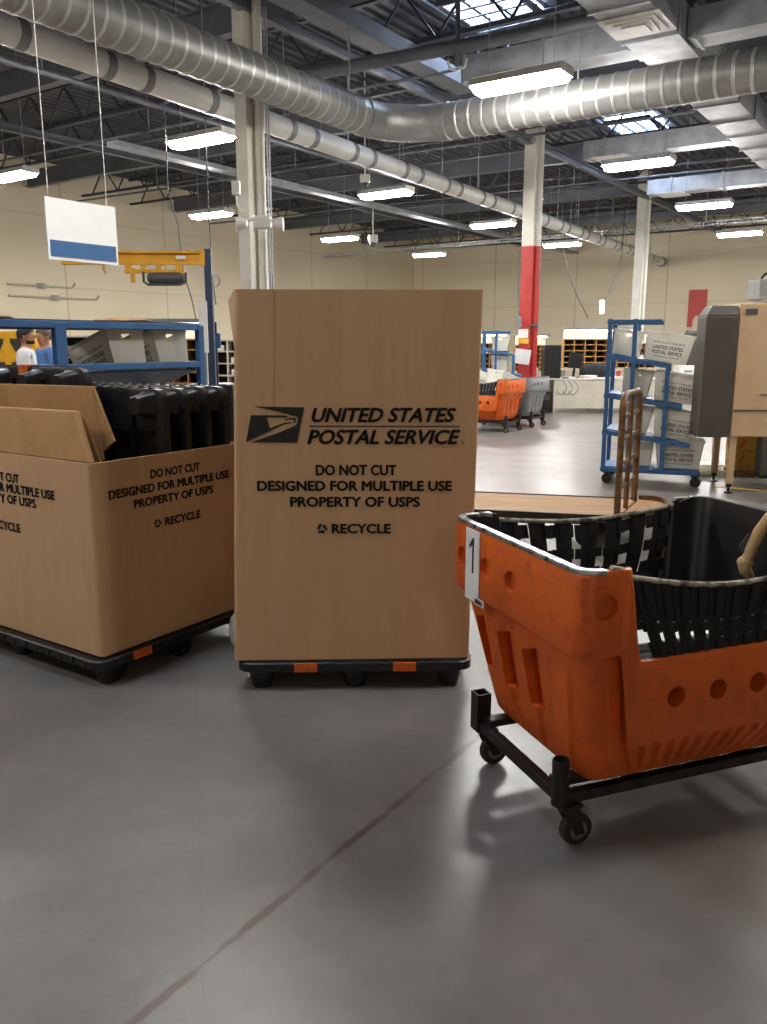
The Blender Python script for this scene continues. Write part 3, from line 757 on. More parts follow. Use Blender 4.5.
# ------------------------------------------------------------------ moulded hamper on a wheeled frame
HL, HW = 1.12, .82
def sm(x, a, b):
    t = max(0, min(1, (x-a)/(b-a))); return t*t*(3-2*t)
def rim_z(u): d_ = min(u, HL-u); return .9 - .275*sm(d_, .145, .205)
def band_z(u): d_ = min(u, HL-u); return .655 - .285*sm(d_, .125, .185)
def outline(k, z, n_long=150, n_short=56, n_c=7):
    """stations round the basket at shrink k (0 = rim, 1 = foot): (u, v, side, run)"""
    iu, iv = .125*k, .115*k; r = .055; L0, L1, w0, w1 = iu, HL-iu, iv, HW-iv; o = []
    def seg(p, q, n, side):
        for i in range(n): o.append((p[0]+(q[0]-p[0])*i/n, p[1]+(q[1]-p[1])*i/n, side, i/n))
    def arc(cx, cy, a0):
        for i in range(n_c): a = R(a0 + 90*i/n_c); o.append((cx+r*math.cos(a), cy+r*math.sin(a), 'c', 0))
    seg((L0+r, w0), (L1-r, w0), n_long, 'n'); arc(L1-r, w0+r, 270)
    seg((L1, w0+r), (L1, w1-r), n_short, 'e'); arc(L1-r, w1-r, 0)
    seg((L1-r, w1), (L0+r, w1), n_long, 'f'); arc(L0+r, w1-r, 90)
    seg((L0, w1-r), (L0, w0+r), n_short, 'w'); arc(L0+r, w0+r, 180)
    return o
NRM = {'n': (0,-1), 'f': (0,1), 'e': (1,0), 'w': (-1,0), 'c': (0,0)}
OUT0 = outline(0, 0)
def hring(k, zf, push=None):
    ring = []
    for i, (u, v, sd, run) in enumerate(outline(k, 0)):
        u0 = OUT0[i][0]; z = zf(u0) if callable(zf) else zf; x, y = u, v
        if push:
            d_ = push(u0, sd, run, z); x += NRM[sd][0]*d_; y += NRM[sd][1]*d_
        ring.append(Vector((x, y, z)))
    return ring
def ribs(amp):
    def f(u, sd, run, z):
        if sd in 'nf':
            d_ = min(u, HL-u)
            if d_ > .17: return amp*(1 if (u*17.0) % 1 < .55 else -1)*.5
            return amp*.8*(1 if .075 < d_ < .125 else 0)
        if sd in 'ew': return amp*.9*(1 if (run*3.0+.03) % 1 > .5 else 0)
        return 0
    return f
def make_hamper(label, body_mat, card=True):
    t = thing('mail_hamper', label, 'hamper')
    zb = lambda u: band_z(u)
    rings = [hring(1.22, .26), hring(.19, rim_z), hring(.055, rim_z), hring(.0, lambda u: rim_z(u)-.014), hring(0, lambda u: zb(u)+.014), hring(.05, zb), hring(.28, lambda u: zb(u)-.008)]
    for j in range(1, 8):
        q = j/7
        rings.append(hring(.28 + .70*q**1.05, (lambda q: lambda u: (zb(u)-.008)*(1-q) + .228*q)(q), ribs(.016*min(1, q*5)*(1 if q < .9 else .4))))
    rings.append(hring(1.12, .205))
    m = MB().loft(rings)
    o = m.build('basket', body_mat, t, smooth=32)
    c = MB()
    for v in (.39, .56, .73):     # round dimples of the two ends
        c.lathe([(.038, -.05), (.033, .018)], (0, v, .775), 18, axis='x')
        c.lathe([(.033, -.018), (.038, .05)], (HL, HW-v, .775), 18, axis='x')
    for u in (.078, HL-.078):       # dimples on the corner posts
        c.lathe([(.040, -.05), (.035, .018)], (u, 0, .80), 18, axis='y')
        c.lathe([(.035, -.018), (.040, .05)], (u, HW, .80), 18, axis='y')
    for k in range(4):              # through-holes in the low sides
        u = .335 + k*.15
        c.lathe([(.032, -.06), (.032, .12)], (u, 0, .505), 16, axis='y')
        c.lathe([(.032, -.12), (.032, .06)], (u, HW, .505), 16, axis='y')
    for v in (.68, .505, .34):    # wedge-shaped windows of the tapered ends
        lo = [(.02, v-.04, .37), (.02, v+.028, .37), (.118, v+.028, .37), (.118, v-.04, .37)]
        hi = [(-.02, v-.045, .585), (-.02, v+.03, .56), (.086, v+.03, .56), (.086, v-.045, .585)]
        c.hexa([Vector(p) for p in reversed(lo)], [Vector(p) for p in reversed(hi)])
        c.hexa([Vector((HL-p[0], p[1], p[2])) for p in lo], [Vector((HL-p[0], p[1], p[2])) for p in hi])
    boolean_cut(o, c)
    # ledge of the tapered ends
    # black inner lining
    ln = MB(); L1 = [hring(.20, lambda u: rim_z(u)+.001), hring(1.26, .272), hring(1.30, .272), hring(.225, lambda u: rim_z(u)+.001)]
    nn = len(L1[0]); ln.loft(L1, False); b_ = 3*nn
    ln.f += [(b_+k, b_+(k+1) % nn, (k+1) % nn, k) for k in range(nn)]; ln.m += [0]*nn
    ln.add(hring(1.27, .2745), [tuple(range(nn))]); ln.add(hring(1.27, .2695), [tuple(reversed(range(nn)))])
    ln.build('lining', 'liner', t, smooth=40)
    # metal edging on the high rims
    def edge_pts(sel): return [Vector((u, v, rim_z(OUT0[i][0])+.002)) for i, (u, v, sd, run) in enumerate(outline(.13, 0)) if sel(i)]
    N0 = len(OUT0); nl, ns, nc = 150, 56, 7
    west = list(range(2*nl+ns+2*nc-12, N0)) + list(range(0, 2))
    east = list(range(nl-27, nl+ns+2*nc+28))
    ol = outline(.11, 0)
    for ids, em in ((west, 'edging'), (east, 'black')):
        pts = [Vector((ol[i][0], ol[i][1], rim_z(OUT0[i][0])+.001)) for i in ids]
        rg = []
        for i, p in enumerate(pts):
            dv = (pts[min(i+1, len(pts)-1)]-pts[max(i-1, 0)]).normalized(); x = dv.cross(ZX).normalized()
            rg.append([p+x*.0145-ZX*.008, p+x*.0145+ZX*.002, p+x*.012+ZX*.005, p-x*.012+ZX*.005, p-x*.0145+ZX*.002, p-x*.0145-ZX*.008])
        MB().loft(rg).build('rim_edging', em, t, smooth=50)
    # rope and woven black webbing closing the two low sides
    def web(v, near):
        u0, u1 = .165, HL-.165
        def top(a): return .868 - .055*math.sin(math.pi*a) if near else .875 - .03*math.sin(math.pi*a)
        def pt(a, b):           # a along, b 0 = rope, 1 = low rim
            ua = u0 + (u1-u0)*a; ub = (.275 + (HL-.55)*a) if near else (.215 + (HL-.43)*a)
            z = top(a)*(1-b) + .60*b
            return Vector((ua*(1-b)+ub*b, v + (.012 if near else -.012)*math.sin(math.pi*b), z))
        m = MB(); n_v = 12 if near else 7; wv = .062 if near else .078
        out = Vector((0, -.004 if near else .004, 0))
        for k in range(n_v):
            a = (k+.5)/n_v; h = wv/2*(HL/HL)
            for j in range(6):
                b0_, b1_ = j/6, (j+1)/6; w_ = .033/(u1-u0) if near else .054/(u1-u0)
                w0 = w_ * (1.15 if near else 1)
                q0, q1, q2, q3 = pt(a-w0/1.55, b0_), pt(a+w0/1.55, b0_), pt(a+w0/1.55, b1_), pt(a-w0/1.55, b1_)
                m.hexa([q3, q2, q2+out, q3+out] if near else [q3+out, q2+out, q2, q3], [q0, q1, q1+out, q0+out] if near else [q0+out, q1+out, q1, q0])
        rows = ((.0, .44), (.50, .62), (.74, .92)) if near else ((.05, .24), (.42, .58), (.74, .90))
        for lo, hi in rows:
            for j in range(24):
                a0_, a1_ = j/24, (j+1)/24; o2 = out*(1 if j % 2 else -1)*1.2
                q0, q1, q2, q3 = pt(a0_, lo)+o2, pt(a1_, lo)+o2, pt(a1_, hi)+o2, pt(a0_, hi)+o2
                m.hexa([q3, q2, q2+out*.8, q3+out*.8] if near else [q3+out*.8, q2+out*.8, q2, q3], [q0, q1, q1+out*.8, q0+out*.8] if near else [q0+out*.8, q1+out*.8, q1, q0])
        m.build('webbing', 'webbing', t)
        rp = [Vector((.10, v, .905)), Vector((.14, v, .895))] + [pt(a/12, 0) + ZX*.004 for a in range(13)] + [Vector((HL-.14, v, .895)), Vector((HL-.10, v, .905))]
        MB().tube(rp, .0085, 8).build('rope', 'rope', t, smooth=50)
    web(.02, True); web(HW-.02, False)
    # wheeled base: frame bars, corner sockets, casters
    fz = .165; u0, u1, v0, v1 = .06, HL-.06, .145, HW-.145
    f = MB()
    for v in (v0, v1): f.bar((u0-.02, v, fz), (u1+.02, v, fz), .034, .034)
    for u in (u0, u1): f.bar((u, v0-.017, fz), (u, v1+.017, fz), .034, .034)
    for u in (.34, HL-.34): f.bar((u, v0, fz), (u, v1, fz), .034, .034)
    for v in (v0+.05, v1-.05): f.bar((u0, v, fz+.028), (u1, v, fz+.028), .05, .022)
    f.build('frame', 'steel_black', t, bevel=.003)
    for u in (u0, u1):
        for v in (v0, v1):
            p = MB(); q = .024
            p.lathe([(.026, fz-.02), (.026, fz+.125), (.021, fz+.125), (.021, fz+.1)], (u - (.006 if u < .5 else -.006), v, 0), 14) if v == v0 else [p.box((u+dx, v+dy, fz+.05), (sx, sy, .14)) for dx, dy, sx, sy in ((-.024, 0, .005, .053), (.024, 0, .005, .053), (0, -.024, .053, .005), (0, .024, .053, .005))]
            p.build('corner_socket', 'steel_black', t, smooth=35)
            fk = MB(); cu = u + (.02 if u < .5 else -.02); tr = .035
            fk.box((cu, v, fz-.024), (.075, .06, .012))
            for sg in (-1, 1): fk.hexa([Vector((cu+tr-.015, v+sg*.024-.003, .045)), Vector((cu+tr+.015, v+sg*.024-.003, .045)), Vector((cu+tr+.015, v+sg*.024+.003, .045)), Vector((cu+tr-.015, v+sg*.024+.003, .045))],
                    [Vector((cu-.03, v+sg*.024-.003, fz-.028)), Vector((cu+.03, v+sg*.024-.003, fz-.028)), Vector((cu+.03, v+sg*.024+.003, fz-.028)), Vector((cu-.03, v+sg*.024+.003, fz-.028))])
            cs = fk.build('caster', 'steel_black', t)
            MB().lathe([(.04, -.0175), (.05, -.013), (.052, 0), (.05, .013), (.04, .0175)], (cu+tr, v, .053), 24, axis='y').build('wheel', 'rubber', cs, smooth=40)
            MB().lathe([(.012, -.022), (.03, -.0185), (.03, .0185), (.012, .022)], (cu+tr, v, .053), 16, axis='y').build('wheel_hub', 'wheel_hub', cs, smooth=40)
    if card:
        m = MB(); v = .64
        m.box((-.004, v, .765), (.004, .098, .245)); 
        m.prism([(.004, -.06), (.016, -.06), (.016, .062), (.008, .062), (-.020, .030), (-.014, .022), (.004, .036)], (-.0058, v+.003, .80), (0, -1, 0), (0, 0, 1), .001, 1)
        m.build('number_card', ['paper', 'ink'], t)
        m = MB(); m.box((-.004, v-.055, .650), (.004, .062, .024))
        for k in range(9): m.box((-.0065, v-.055-.024+k*.006, .650), (.001, .002+.002*(k % 2), .014), mi=1)
        m.build('barcode_sticker', ['paper', 'ink'], t)
    return t
hamper = make_hamper('scuffed orange plastic hamper with a number 1 card, on a black wheeled frame, front right', 'orange')
HYAW = R(20.5); HO = Vector((.528, 2.112, 0))
hamper.location = HO; hamper.rotation_euler = (0, 0, HYAW)
hm = Matrix.Translation(HO) @ Matrix.Rotation(HYAW, 4, 'Z')
# grey mail sacks lying in it
m = MB(); 
for j in range(3):
    rr_ = []
    for i in range(9):
        a = i/8; w_ = .055 + .01*math.sin(a*5+j)
        rr_.append([hm @ Vector((.30+a*.45,   .40+.135*j + w_*math.cos(2*math.pi*k/12),   .318 + (.036+.008*math.sin(i*2.1+k))*math.sin(2*math.pi*k/12))) for k in range(12)])
    b = MB().loft(rr_); tag(b.build('mail_sack', 'tub', smooth=60), ('white mail sack lying in the front orange hamper by its near side', 'white mail sack lying in the middle of the front orange hamper', 'white mail sack lying in the front orange hamper by its far side')[j], 'sack', 'mail sacks in the front hamper')
m = MB(); 
for k in range(-3, 7): m.hexa([hm @ Vector(p) for p in ((.20, .16, .38+.034*k), (.62, .16, .38+.034*k), (.62, .26, .38+.034*k), (.20, .27, .38+.034*k))], [hm @ Vector(p) for p in ((.20+.004*(k % 3), .16, .408+.034*k), (.62, .16, .408+.034*k), (.62, .26, .408+.034*k), (.20+.004*(k % 2), .27, .408+.034*k))])
tag(m.build('envelope_bundle', 'paper', bevel=.004), 'stack of white envelopes visible behind the webbing of the front orange hamper', 'envelopes')
# beige knotted strap and a scrap of film over the far end
pts = [hm @ Vector(p) for p in ((1.115, .33, .915), (1.06, .36, .925), (1.03, .40, .90), (1.015, .42, .85), (1.0, .43, .80), (.985, .435, .755), (.975, .44, .73), (.985, .44, .70), (1.01, .44, .675), (1.03, .44, .66))]
root = thing('packing_strap', 'beige knotted strap hanging into the front orange hamper at the right edge', 'strap', hm @ Vector((1.05, .38, .9)), world=True)
MB().tube(pts, [.012, .018, .021, .023, .022, .02, .024, .022, .016, .007], 10).build('strap', 'strap_beige', root, smooth=60)
MB().ball(hm @ Vector((.978, .44, .735)), (.028, .026, .022)).build('knot', 'strap_beige', root, smooth=60)
m = MB(); q = [hm @ Vector(p) for p in ((.985, .44, .84), (.955, .45, .79), (.965, .44, .77), (1.0, .43, .745), (1.0, .44, .80))]
m.add(q + [p + Vector((.004, .01, .002)) for p in q], [(0,1,2,3,4), (9,8,7,6,5)] + [(i, (i+1) % 5, (i+1) % 5+5, i+5) for i in range(5)])
m.build('film_scrap', 'clear', root)

# white faceted plastic jug between the two containers
root = thing('plastic_jug', 'white faceted plastic jug standing on the floor in the gap between the two cardboard containers', 'jug', (-.722, 3.97, 0))
MB().lathe([(.03, 0), (.052, .03), (.058, .085), (.058, .09), (.045, .15), (.03, .17)], (0, 0, 0), 8).build('body', 'tub', root)
MB().lathe([(.026, .17), (.026, .19)], (0, 0, 0), 12).build('cap', 'grey', root)

# ------------------------------------------------------------------ platform truck with an upright handle
PA, PB = Vector((1.72, 5.87, 0)), R(-14)
root = thing('platform_truck', 'flat plywood platform truck with a rusty upright handle, behind the tall box and orange hamper', 'cart', (1.70, 5.90, 0), PB)
L_, Wd = 1.75, .76
m = MB(); m.box((-L_/2, Wd/2, .255), (L_, Wd-.02, .022)); m.build('deck', 'deck_wood', root, bevel=.003)
m = MB()
m.bar((-L_, 0, .235), (0, 0, .235), .03, .075); m.bar((-L_, Wd, .235), (0, Wd, .235), .03, .075); m.bar((-L_, 0, .235), (-L_, Wd, .235), .03, .075)
for x in (-1.4, -.9, -.4): m.bar((x, .02, .215), (x, Wd-.02, .215), .04, .04)
m.build('side_rails', 'steel_black', root)
m = MB(); n = 14; arc0, arc1 = [], []
for k in range(n+1):
    a = R(-90 + 180*k/n); arc0.append(Vector((.02+.26*math.cos(a)**.6 if math.cos(a) > 1e-6 else .02, Wd/2 + Wd/2*math.sin(a), 0)))
rg = []
for k, p in enumerate(arc0):
    nrm = (p - Vector((.02, Wd/2, 0))).normalized()
    rg.append([p + ZX*.195, p + ZX*.30, p - nrm*.018 + ZX*.30, p - nrm*.018 + ZX*.195])
m.loft(rg); m.build('rounded_bumper', 'rust', root, smooth=40)
pl_ = [(.02, 0)] + [(p.x-.015, p.y) for p in arc0[1:-1]] + [(.02, Wd)]
MB().prism(pl_, (0, 0, .245), (1,0,0), (0,1,0), .02).build('end_deck', 'deck_wood', root)
hx = -.01
m = MB(); hz = 1.16; hp = []
y0, y1 = .02, Wd-.06
hp = [Vector((hx, y0, .25)), Vector((hx, y0, hz-.12))] + [Vector((hx, y0+.10*(1-math.cos(R(90*k/5))), hz-.12+.10*math.sin(R(90*k/5)))) for k in range(1, 6)] \
   + [Vector((hx, y1-.10*(1-math.cos(R(90*k/5))), hz-.12+.10*math.sin(R(90*k/5)))) for k in range(5, 0, -1)] + [Vector((hx, y1, hz-.12)), Vector((hx, y1, .25))]
m.tube(hp, .024, 12); m.build('handle_frame', 'rust', root, smooth=50)
MB().tube([(hx, Wd*.46, .25), (hx, Wd*.46, hz-.02)], .019, 10).build('centre_upright', 'rust', root, smooth=50)
for z in (.46, .64, .82, .98): MB().bar((hx, y0, z), (hx, y1, z), .028, .012, (1, 0, 0)).build('rung', 'rust', root)
for x, y in ((-.25, .14), (-.25, Wd-.14), (-L_+.2, .14), (-L_+.2, Wd-.14)):
    fk = MB(); fk.box((x, y, .19), (.09, .08, .012))
    for sg in (-1, 1): fk.box((x, y+sg*.03, .13), (.05, .006, .12))
    cs = fk.build('caster', 'steel_black', root)
    MB().lathe([(.06, -.022), (.073, -.016), (.073, .016), (.06, .022)], (x, y, .074), 20, axis='y').build('wheel', 'rubber', cs, smooth=40)
for o in root.children_recursive:           # the worn frame is racked: its far side stands further right
    for vv in o.data.vertices: vv.co.x += .22*vv.co.y

# ------------------------------------------------------------------ white corrugated mail tubs
def make_tub(label='', L_=.50, Wd=.34, Hh=.30, words=True):
    t = thing('mail_tub', label, 'tub')
    tp = .84; th = .008
    def rg(f, ins): a, b = L_/2*f-ins, Wd/2*f-ins; return a, b
    (a0, b0), (a1, b1) = rg(tp, 0), rg(1, 0)
    # four walls, the two ends with a hand hole
    m = MB(); q = lambda x, y, z: Vector((x, y, z))
    def wall(p0, p1, p2, p3, hole):
        nrm = (p1-p0).cross(p3-p0).normalized()*th
        def pt(u, v): return (p0*(1-u)+p1*u)*(1-v) + (p3*(1-u)+p2*u)*v
        if not hole: m.hexa([p0-nrm, p0, p1, p1-nrm], [p3-nrm, p3, p2, p2-nrm]); return
        us, vs = (0, .38, .62, 1), (0, .74, .86, 1)
        for i in range(3):
            for j in range(3):
                if i == 1 and j == 1: continue
                A_, B_, C_, D_ = pt(us[i], vs[j]), pt(us[i+1], vs[j]), pt(us[i+1], vs[j+1]), pt(us[i], vs[j+1])
                m.hexa([A_-nrm, A_, B_, B_-nrm], [D_-nrm, D_, C_, C_-nrm])
    wall(q(-a0, -b0, 0), q(a0, -b0, 0), q(a1, -b1, Hh), q(-a1, -b1, Hh), False)
    wall(q(a0, b0, 0), q(-a0, b0, 0), q(-a1, b1, Hh), q(a1, b1, Hh), False)
    wall(q(a0, -b0, 0), q(a0, b0, 0), q(a1, b1, Hh), q(a1, -b1, Hh), True)
    wall(q(-a0, b0, 0), q(-a0, -b0, 0), q(-a1, -b1, Hh), q(-a1, b1, Hh), True)
    m.box((0, 0, .004), (2*a0, 2*b0, .008))
    w = m.build('body', 'tub', t)
    r = MB()
    for sg in (-1, 1):
        r.bar((-a1-.004, sg*(b1+.001), Hh-.012), (a1+.004, sg*(b1+.001), Hh-.012), .012, .028); r.bar((sg*(a1+.001), -b1, Hh-.012), (sg*(a1+.001), b1, Hh-.012), .012, .028)
    r.build('folded_rim', 'tub', t, bevel=.003)
    if words:
        m = MB()
        for sg in (-1, 1):
            ex = Vector((-sg, 0, 0))
            sl_ = Vector((0, sg*(b1-b0), Hh)).normalized()
            def on(z): return Vector((0, sg*(b0 + (b1-b0)*z/Hh + .003), z))
            m.text('UNITED STATES', on(.145), ex, sl_, .30, .036, bold=.02); m.text('POSTAL SERVICE', on(.095), ex, sl_, .30, .036, bold=.02)
            m.text('PROPERTY OF THE U.S. POSTAL SERVICE', on(.195), ex, sl_, .33, .016, bold=.01)
            m.text('MAXIMUM PENALTY FOR THEFT', on(.05), ex, sl_, .26, .012, bold=.01)
        m.build('printed_lettering', 'ink', w)
    return t
tub = make_tub(); TUBN = [0]
def put_tub(loc, yaw, label, pitch=0, roll=0, group='white mail tubs', sc=1.0):
    e = (Matrix.Rotation(yaw, 3, 'Z') @ Matrix.Rotation(pitch, 3, 'Y') @ Matrix.Rotation(roll, 3, 'X')).to_euler()
    o = place(tub, TUBN[0] > 0, loc, e, label, group); TUBN[0] += 1
    o.scale = (sc, sc, sc); return o

# ------------------------------------------------------------------ blue stepped cart with tilted shelves
CY, CYAW = 9.0, R(-20)
root = thing('shelf_cart', 'blue steel stepped cart on casters carrying white mail tubs, right of the aisle', 'cart', (2.37, CY, 0), CYAW)
CR = Matrix.Translation((2.37, CY, 0)) @ Matrix.Rotation(CYAW, 4, 'Z')
dep = .62; tiers = [(1.335, .62, .0), (.93, .76, 0), (.545, .86, 0)]
w_ = .045
for y in (0, dep):
    for nm, x, z0, z1 in (('post', .03, .13, 1.75), ('post', .285, .13, 1.75), ('post', .635, .13, 1.27)):
        MB().bar((x, y, z0), (x, y, z1), w_, w_, (0, 1, 0)).build(nm, 'blue', root, bevel=.004)
    for z, x1, dz in ((1.72, .55, 0), (1.36, .66, .10), (.95, .80, .11), (.56, .90, .12), (.15, 1.02, .0)):
        MB().bar((0, y, z), (x1, y, z-dz), .04, .045, (0, 0, 1)).build('rail', 'blue', root, bevel=.004)
for z, x, dz in ((1.72, .03, 0), (1.36, .05, .01), (.95, .05, .01), (.56, .05, .01), (.15, .03, 0), (1.26, .64, 0), (.84, .78, 0), (.44, .88, 0), (.15, 1.0, 0)):
    MB().bar((x, 0, z), (x, dep, z), .04, .04).build('cross_rail', 'blue', root)
for z, x1, dz in ((1.36, .66, .10), (.95, .80, .11), (.56, .90, .12), (.15, 1.02, 0)):
    m = MB(); m.hexa([Vector((.04, .03, z+.018)), Vector((x1-.02, .03, z-dz+.018)), Vector((x1-.02, dep-.03, z-dz+.018)), Vector((.04, dep-.03, z+.018))],
                     [Vector((.04, .03, z+.03)), Vector((x1-.02, .03, z-dz+.03)), Vector((x1-.02, dep-.03, z-dz+.03)), Vector((.04, dep-.03, z+.03))]); m.build('shelf', 'blue', root)
for x, y in ((.06, 0), (.06, dep), (.97, 0), (.97, dep)):
    fk = MB(); fk.box((x, y, .122), (.07, .06, .012))
    for sg in (-1, 1): fk.box((x+.01, y+sg*.024, .085), (.04, .005, .075))
    cs = fk.build('caster', 'steel_black', root)
    MB().lathe([(.042, -.016), (.055, -.012), (.055, .012), (.042, .016)], (x+.015, y, .056), 18, axis='y').build('wheel', 'rubber', cs, smooth=40)
NM = ('top', 'second', 'third', 'bottom')
for i, (z, x1, dz, xc) in enumerate(((1.36, .66, .10, .60), (.95, .80, .11, .72), (.56, .90, .12, .74), (.15, 1.02, 0, .80))):
    pt_ = math.atan2(dz, x1)
    zf = z - dz*xc/x1 + .036
    put_tub(CR @ Vector((xc, .215, zf)), CYAW, 'white mail tub at the near side of the %s shelf of the blue stepped cart' % NM[i], pitch=pt_, group='tubs on the blue stepped cart')
    xb = xc - .42
    put_tub(CR @ Vector((xb, .345, z - dz*xb/x1 + .038)), CYAW + R(90), 'white mail tub standing further back on the %s shelf of the blue stepped cart' % NM[i], roll=pt_, sc=.9, group='tubs on the blue stepped cart')

# ------------------------------------------------------------------ tan machine at the right edge
root = thing('sorting_machine', 'tan metal machine on legs with a tall dark front cover, at the right edge', 'machine', (3.48, 8.3, 0), R(-4))
x0 = .0
MB().box((.62, .42, 1.23), (1.26, .84, 1.30)).build('cabinet', 'tan', root, bevel=.012)
m = MB(); m.box((.62, -.004, .845), (1.24, .006, .012)); m.box((.70, -.004, 1.0), (.9, .006, .008)); m.build('panel_seam', 'taupe', root)
m = MB()
m.hexa([Vector((-.33, -.02, .575)), Vector((-.02, -.02, .575)), Vector((-.02, .28, .575)), Vector((-.33, .28, .575))], [Vector((-.33, -.02, 1.76)), Vector((-.02, -.02, 1.76)), Vector((-.02, .28, 1.76)), Vector((-.33, .28, 1.76))])
m.hexa([Vector((-.33, -.02, 1.761)), Vector((-.02, -.02, 1.761)), Vector((-.02, .28, 1.761)), Vector((-.33, .28, 1.761))], [Vector((-.27, .03, 1.86)), Vector((-.02, .03, 1.86)), Vector((-.02, .26, 1.86)), Vector((-.27, .26, 1.86))])
m.build('front_cover', 'taupe', root, bevel=.012)
MB().box((.10, -.003, 1.80), (.11, .006, .055)).build('name_plate', 'grey_dark', root)
for px, z in ((.36, 1.62), (.36, .75)): MB().box((px, -.002, z), (.06, .004, .04), Matrix.Rotation(R(20), 3, 'Y')).build('paper_scrap', 'paper', root)
for x, y in ((.035, .05), (.12, .79), (1.2, .05), (1.2, .79)):
    l = MB(); l.box((x, y, .34), (.065, .065, .48), taper=.9); lg = l.build('leg', 'tan', root)
    MB().lathe([(.04, 0), (.04, .015), (.014, .02), (.014, .06), (.03, .065), (.03, .1)], (x, y, 0), 12).build('levelling_foot', 'black', lg, smooth=40)
# grey unit with a coil of cable on top of it
root = thing('control_box', 'grey control box with a loop of black cable on top of the tan machine', 'box', P(775, 304, 8.75), world=True)
MB().box(P(778, 290, 8.75) , (.50, .3, .20)).build('housing', 'grey', root, bevel=.01)
MB().box(P(778, 301, 8.75), (.42, .24, .04)).build('foot_rail', 'white_metal', root)
c_ = P(768, 281, 8.72); MB().tube([c_ + Vector((.07*math.cos(R(k*20)), 0, .075*math.sin(R(k*20)))) for k in range(-4, 15)], .014, 8).build('cable_loop', 'black', root, smooth=60)
# ochre and grey bins below
root = thing('storage_bin', 'ochre yellow bin with dark red marks standing under the tan machine', 'bin', P(744, 478, 9.35), world=True)
c_ = P(744, 455, 9.4)
MB().box((c_.x, 9.5, .38), (.24, .3, .60), taper=.95).build('body', 'yellow_dull', root, bevel=.01)
for z in (.13, .30, .46, .66): MB().box((c_.x, 9.345, z), (.15, .006, .014)).build('stencilled_mark', 'red', root)
for z in (.22, .38): MB().box((c_.x-.04, 9.345, z), (.02, .006, .10), Matrix.Rotation(R(30), 3, 'Y')).build('stencilled_mark', 'red', root)
MB().box((c_.x, 9.5, .04), (.24, .3, .08)).build('base', 'rust', root)
root = thing('storage_bin', 'tall grey plastic bin standing under the tan machine at the right edge', 'bin', P(765, 480, 9.3), world=True)
c_ = P(766, 455, 9.4)
MB().box((c_.x+.10, 9.5, .37), (.40, .4, .72), taper=.9).build('body', 'grey', root, bevel=.02)
m = MB(); m.box((c_.x+.10, 9.5, .745), (.44, .44, .03)); m.build('rim', 'grey_dark', root, bevel=.008)
for x in (-.06, .04, .14): MB().box((c_.x+.06+x, 9.292, .42), (.03, .014, .5)).build('rib', 'grey_dark', root)
# yellow tape on the floor
m = MB(); q0, q1 = G(9.22, 1.95), G(9.22, -4.0); m.bar(q0 + ZX*.002, q1 + ZX*.002, .075, .004); struct(m, 'trim_1', 'tape_yellow')
# white hose parts lying by the cart
root = thing('plastic_trays', 'pair of flat white plastic trays lying on the floor between blue cart and tan machine', 'tray', P(707, 478, 9.6), world=True)
for k, (px, py, w) in enumerate(((701, 478, .46), (703, 470, .40))):
    c_ = P(px, py, 9.6); MB().box((c_.x, 9.6, .035+.07*k), (w, .35, .055), taper=.85).build('tray', 'tub', root, bevel=.012)

# ------------------------------------------------------------------ rack at the left with two tilted tubs
root = thing('tub_rack', 'blue steel rack behind the left container with white mail tubs on its tilted shelf', 'rack', G(4.5, 4.7, 0), ROT_A)
RL = -2.2                                  # local x runs along the aisle, y away from it
for x in (RL, -1.2, 0):
    for y in ((0, .6) if x != -1.2 else (0,)):
        MB().bar((x, y, 0), (x, y, 1.63), .05 if x != -1.2 else .08, .05, (0, 1, 0)).build('post', 'blue', root, bevel=.004)
for y in (0, .6):
    MB().bar((RL, y, 1.615), (0, y, 1.615), .04, .045).build('rail', 'blue', root, bevel=.004)
    for z in (1.345, .75, .15): MB().bar((RL, y, z - (.2 if y and z > 1 else 0)), (0, y, z - (.2 if y and z > 1 else 0)), .045, .045).build('rail', 'blue', root, bevel=.004)
for x in (RL, 0):
    for z0, z1 in ((1.615, 1.615), (1.345, 1.145), (.75, .75), (.15, .15)): MB().bar((x, 0, z0), (x, .6, z1), .04, .04).build('cross_rail', 'blue', root)
m = MB(); q = [(RL+.03, .03, 1.305), (-.03, .03, 1.305), (-.03, .57, 1.125), (RL+.03, .57, 1.125)]
m.hexa([Vector(p) for p in q], [Vector(p) + ZX*.01 for p in q]); m.build('tilted_shelf', 'navy', root)
for z in (.775, .175): MB().box((RL/2, .3, z), (-RL-.05, .56, .012)).build('shelf', 'navy', root)
RM = Matrix.Translation(G(4.5, 4.7, 0)) @ Matrix.Rotation(ROT_A, 4, 'Z')
for x, lb in ((-.575, 'white mail tub tilted on the left blue rack, left one of the two'), (-.17, 'white mail tub tilted on the left blue rack, right one of the two')):
    put_tub(RM @ Vector((x, .275, 1.262)), ROT_A + R(-90), lb, pitch=R(-18.4), group='tubs on the left rack', sc=.94)
for x, w, lb in ((-1.6, .5, 'crumpled brown paper lying on top of the left blue rack, left piece'), (-.45, .4, 'crumpled brown paper lying on top of the left blue rack, right piece')):
    b = MB(); q = RM @ Vector((x, .3, 1.655)); b.ball(q, (w/2, .26, .016), 16, 7)
    b.v = [v + Vector((0, 0, random.uniform(-.003, .008))) for v in b.v]
    tag(b.build('paper_sheet', 'cardboard_old'), lb, 'paper')
    root2 = None
for z in (1.63,):
    MB().box((RL/2, .3, 1.642), (-RL, .62, .008)).build('top_board', 'navy', root)

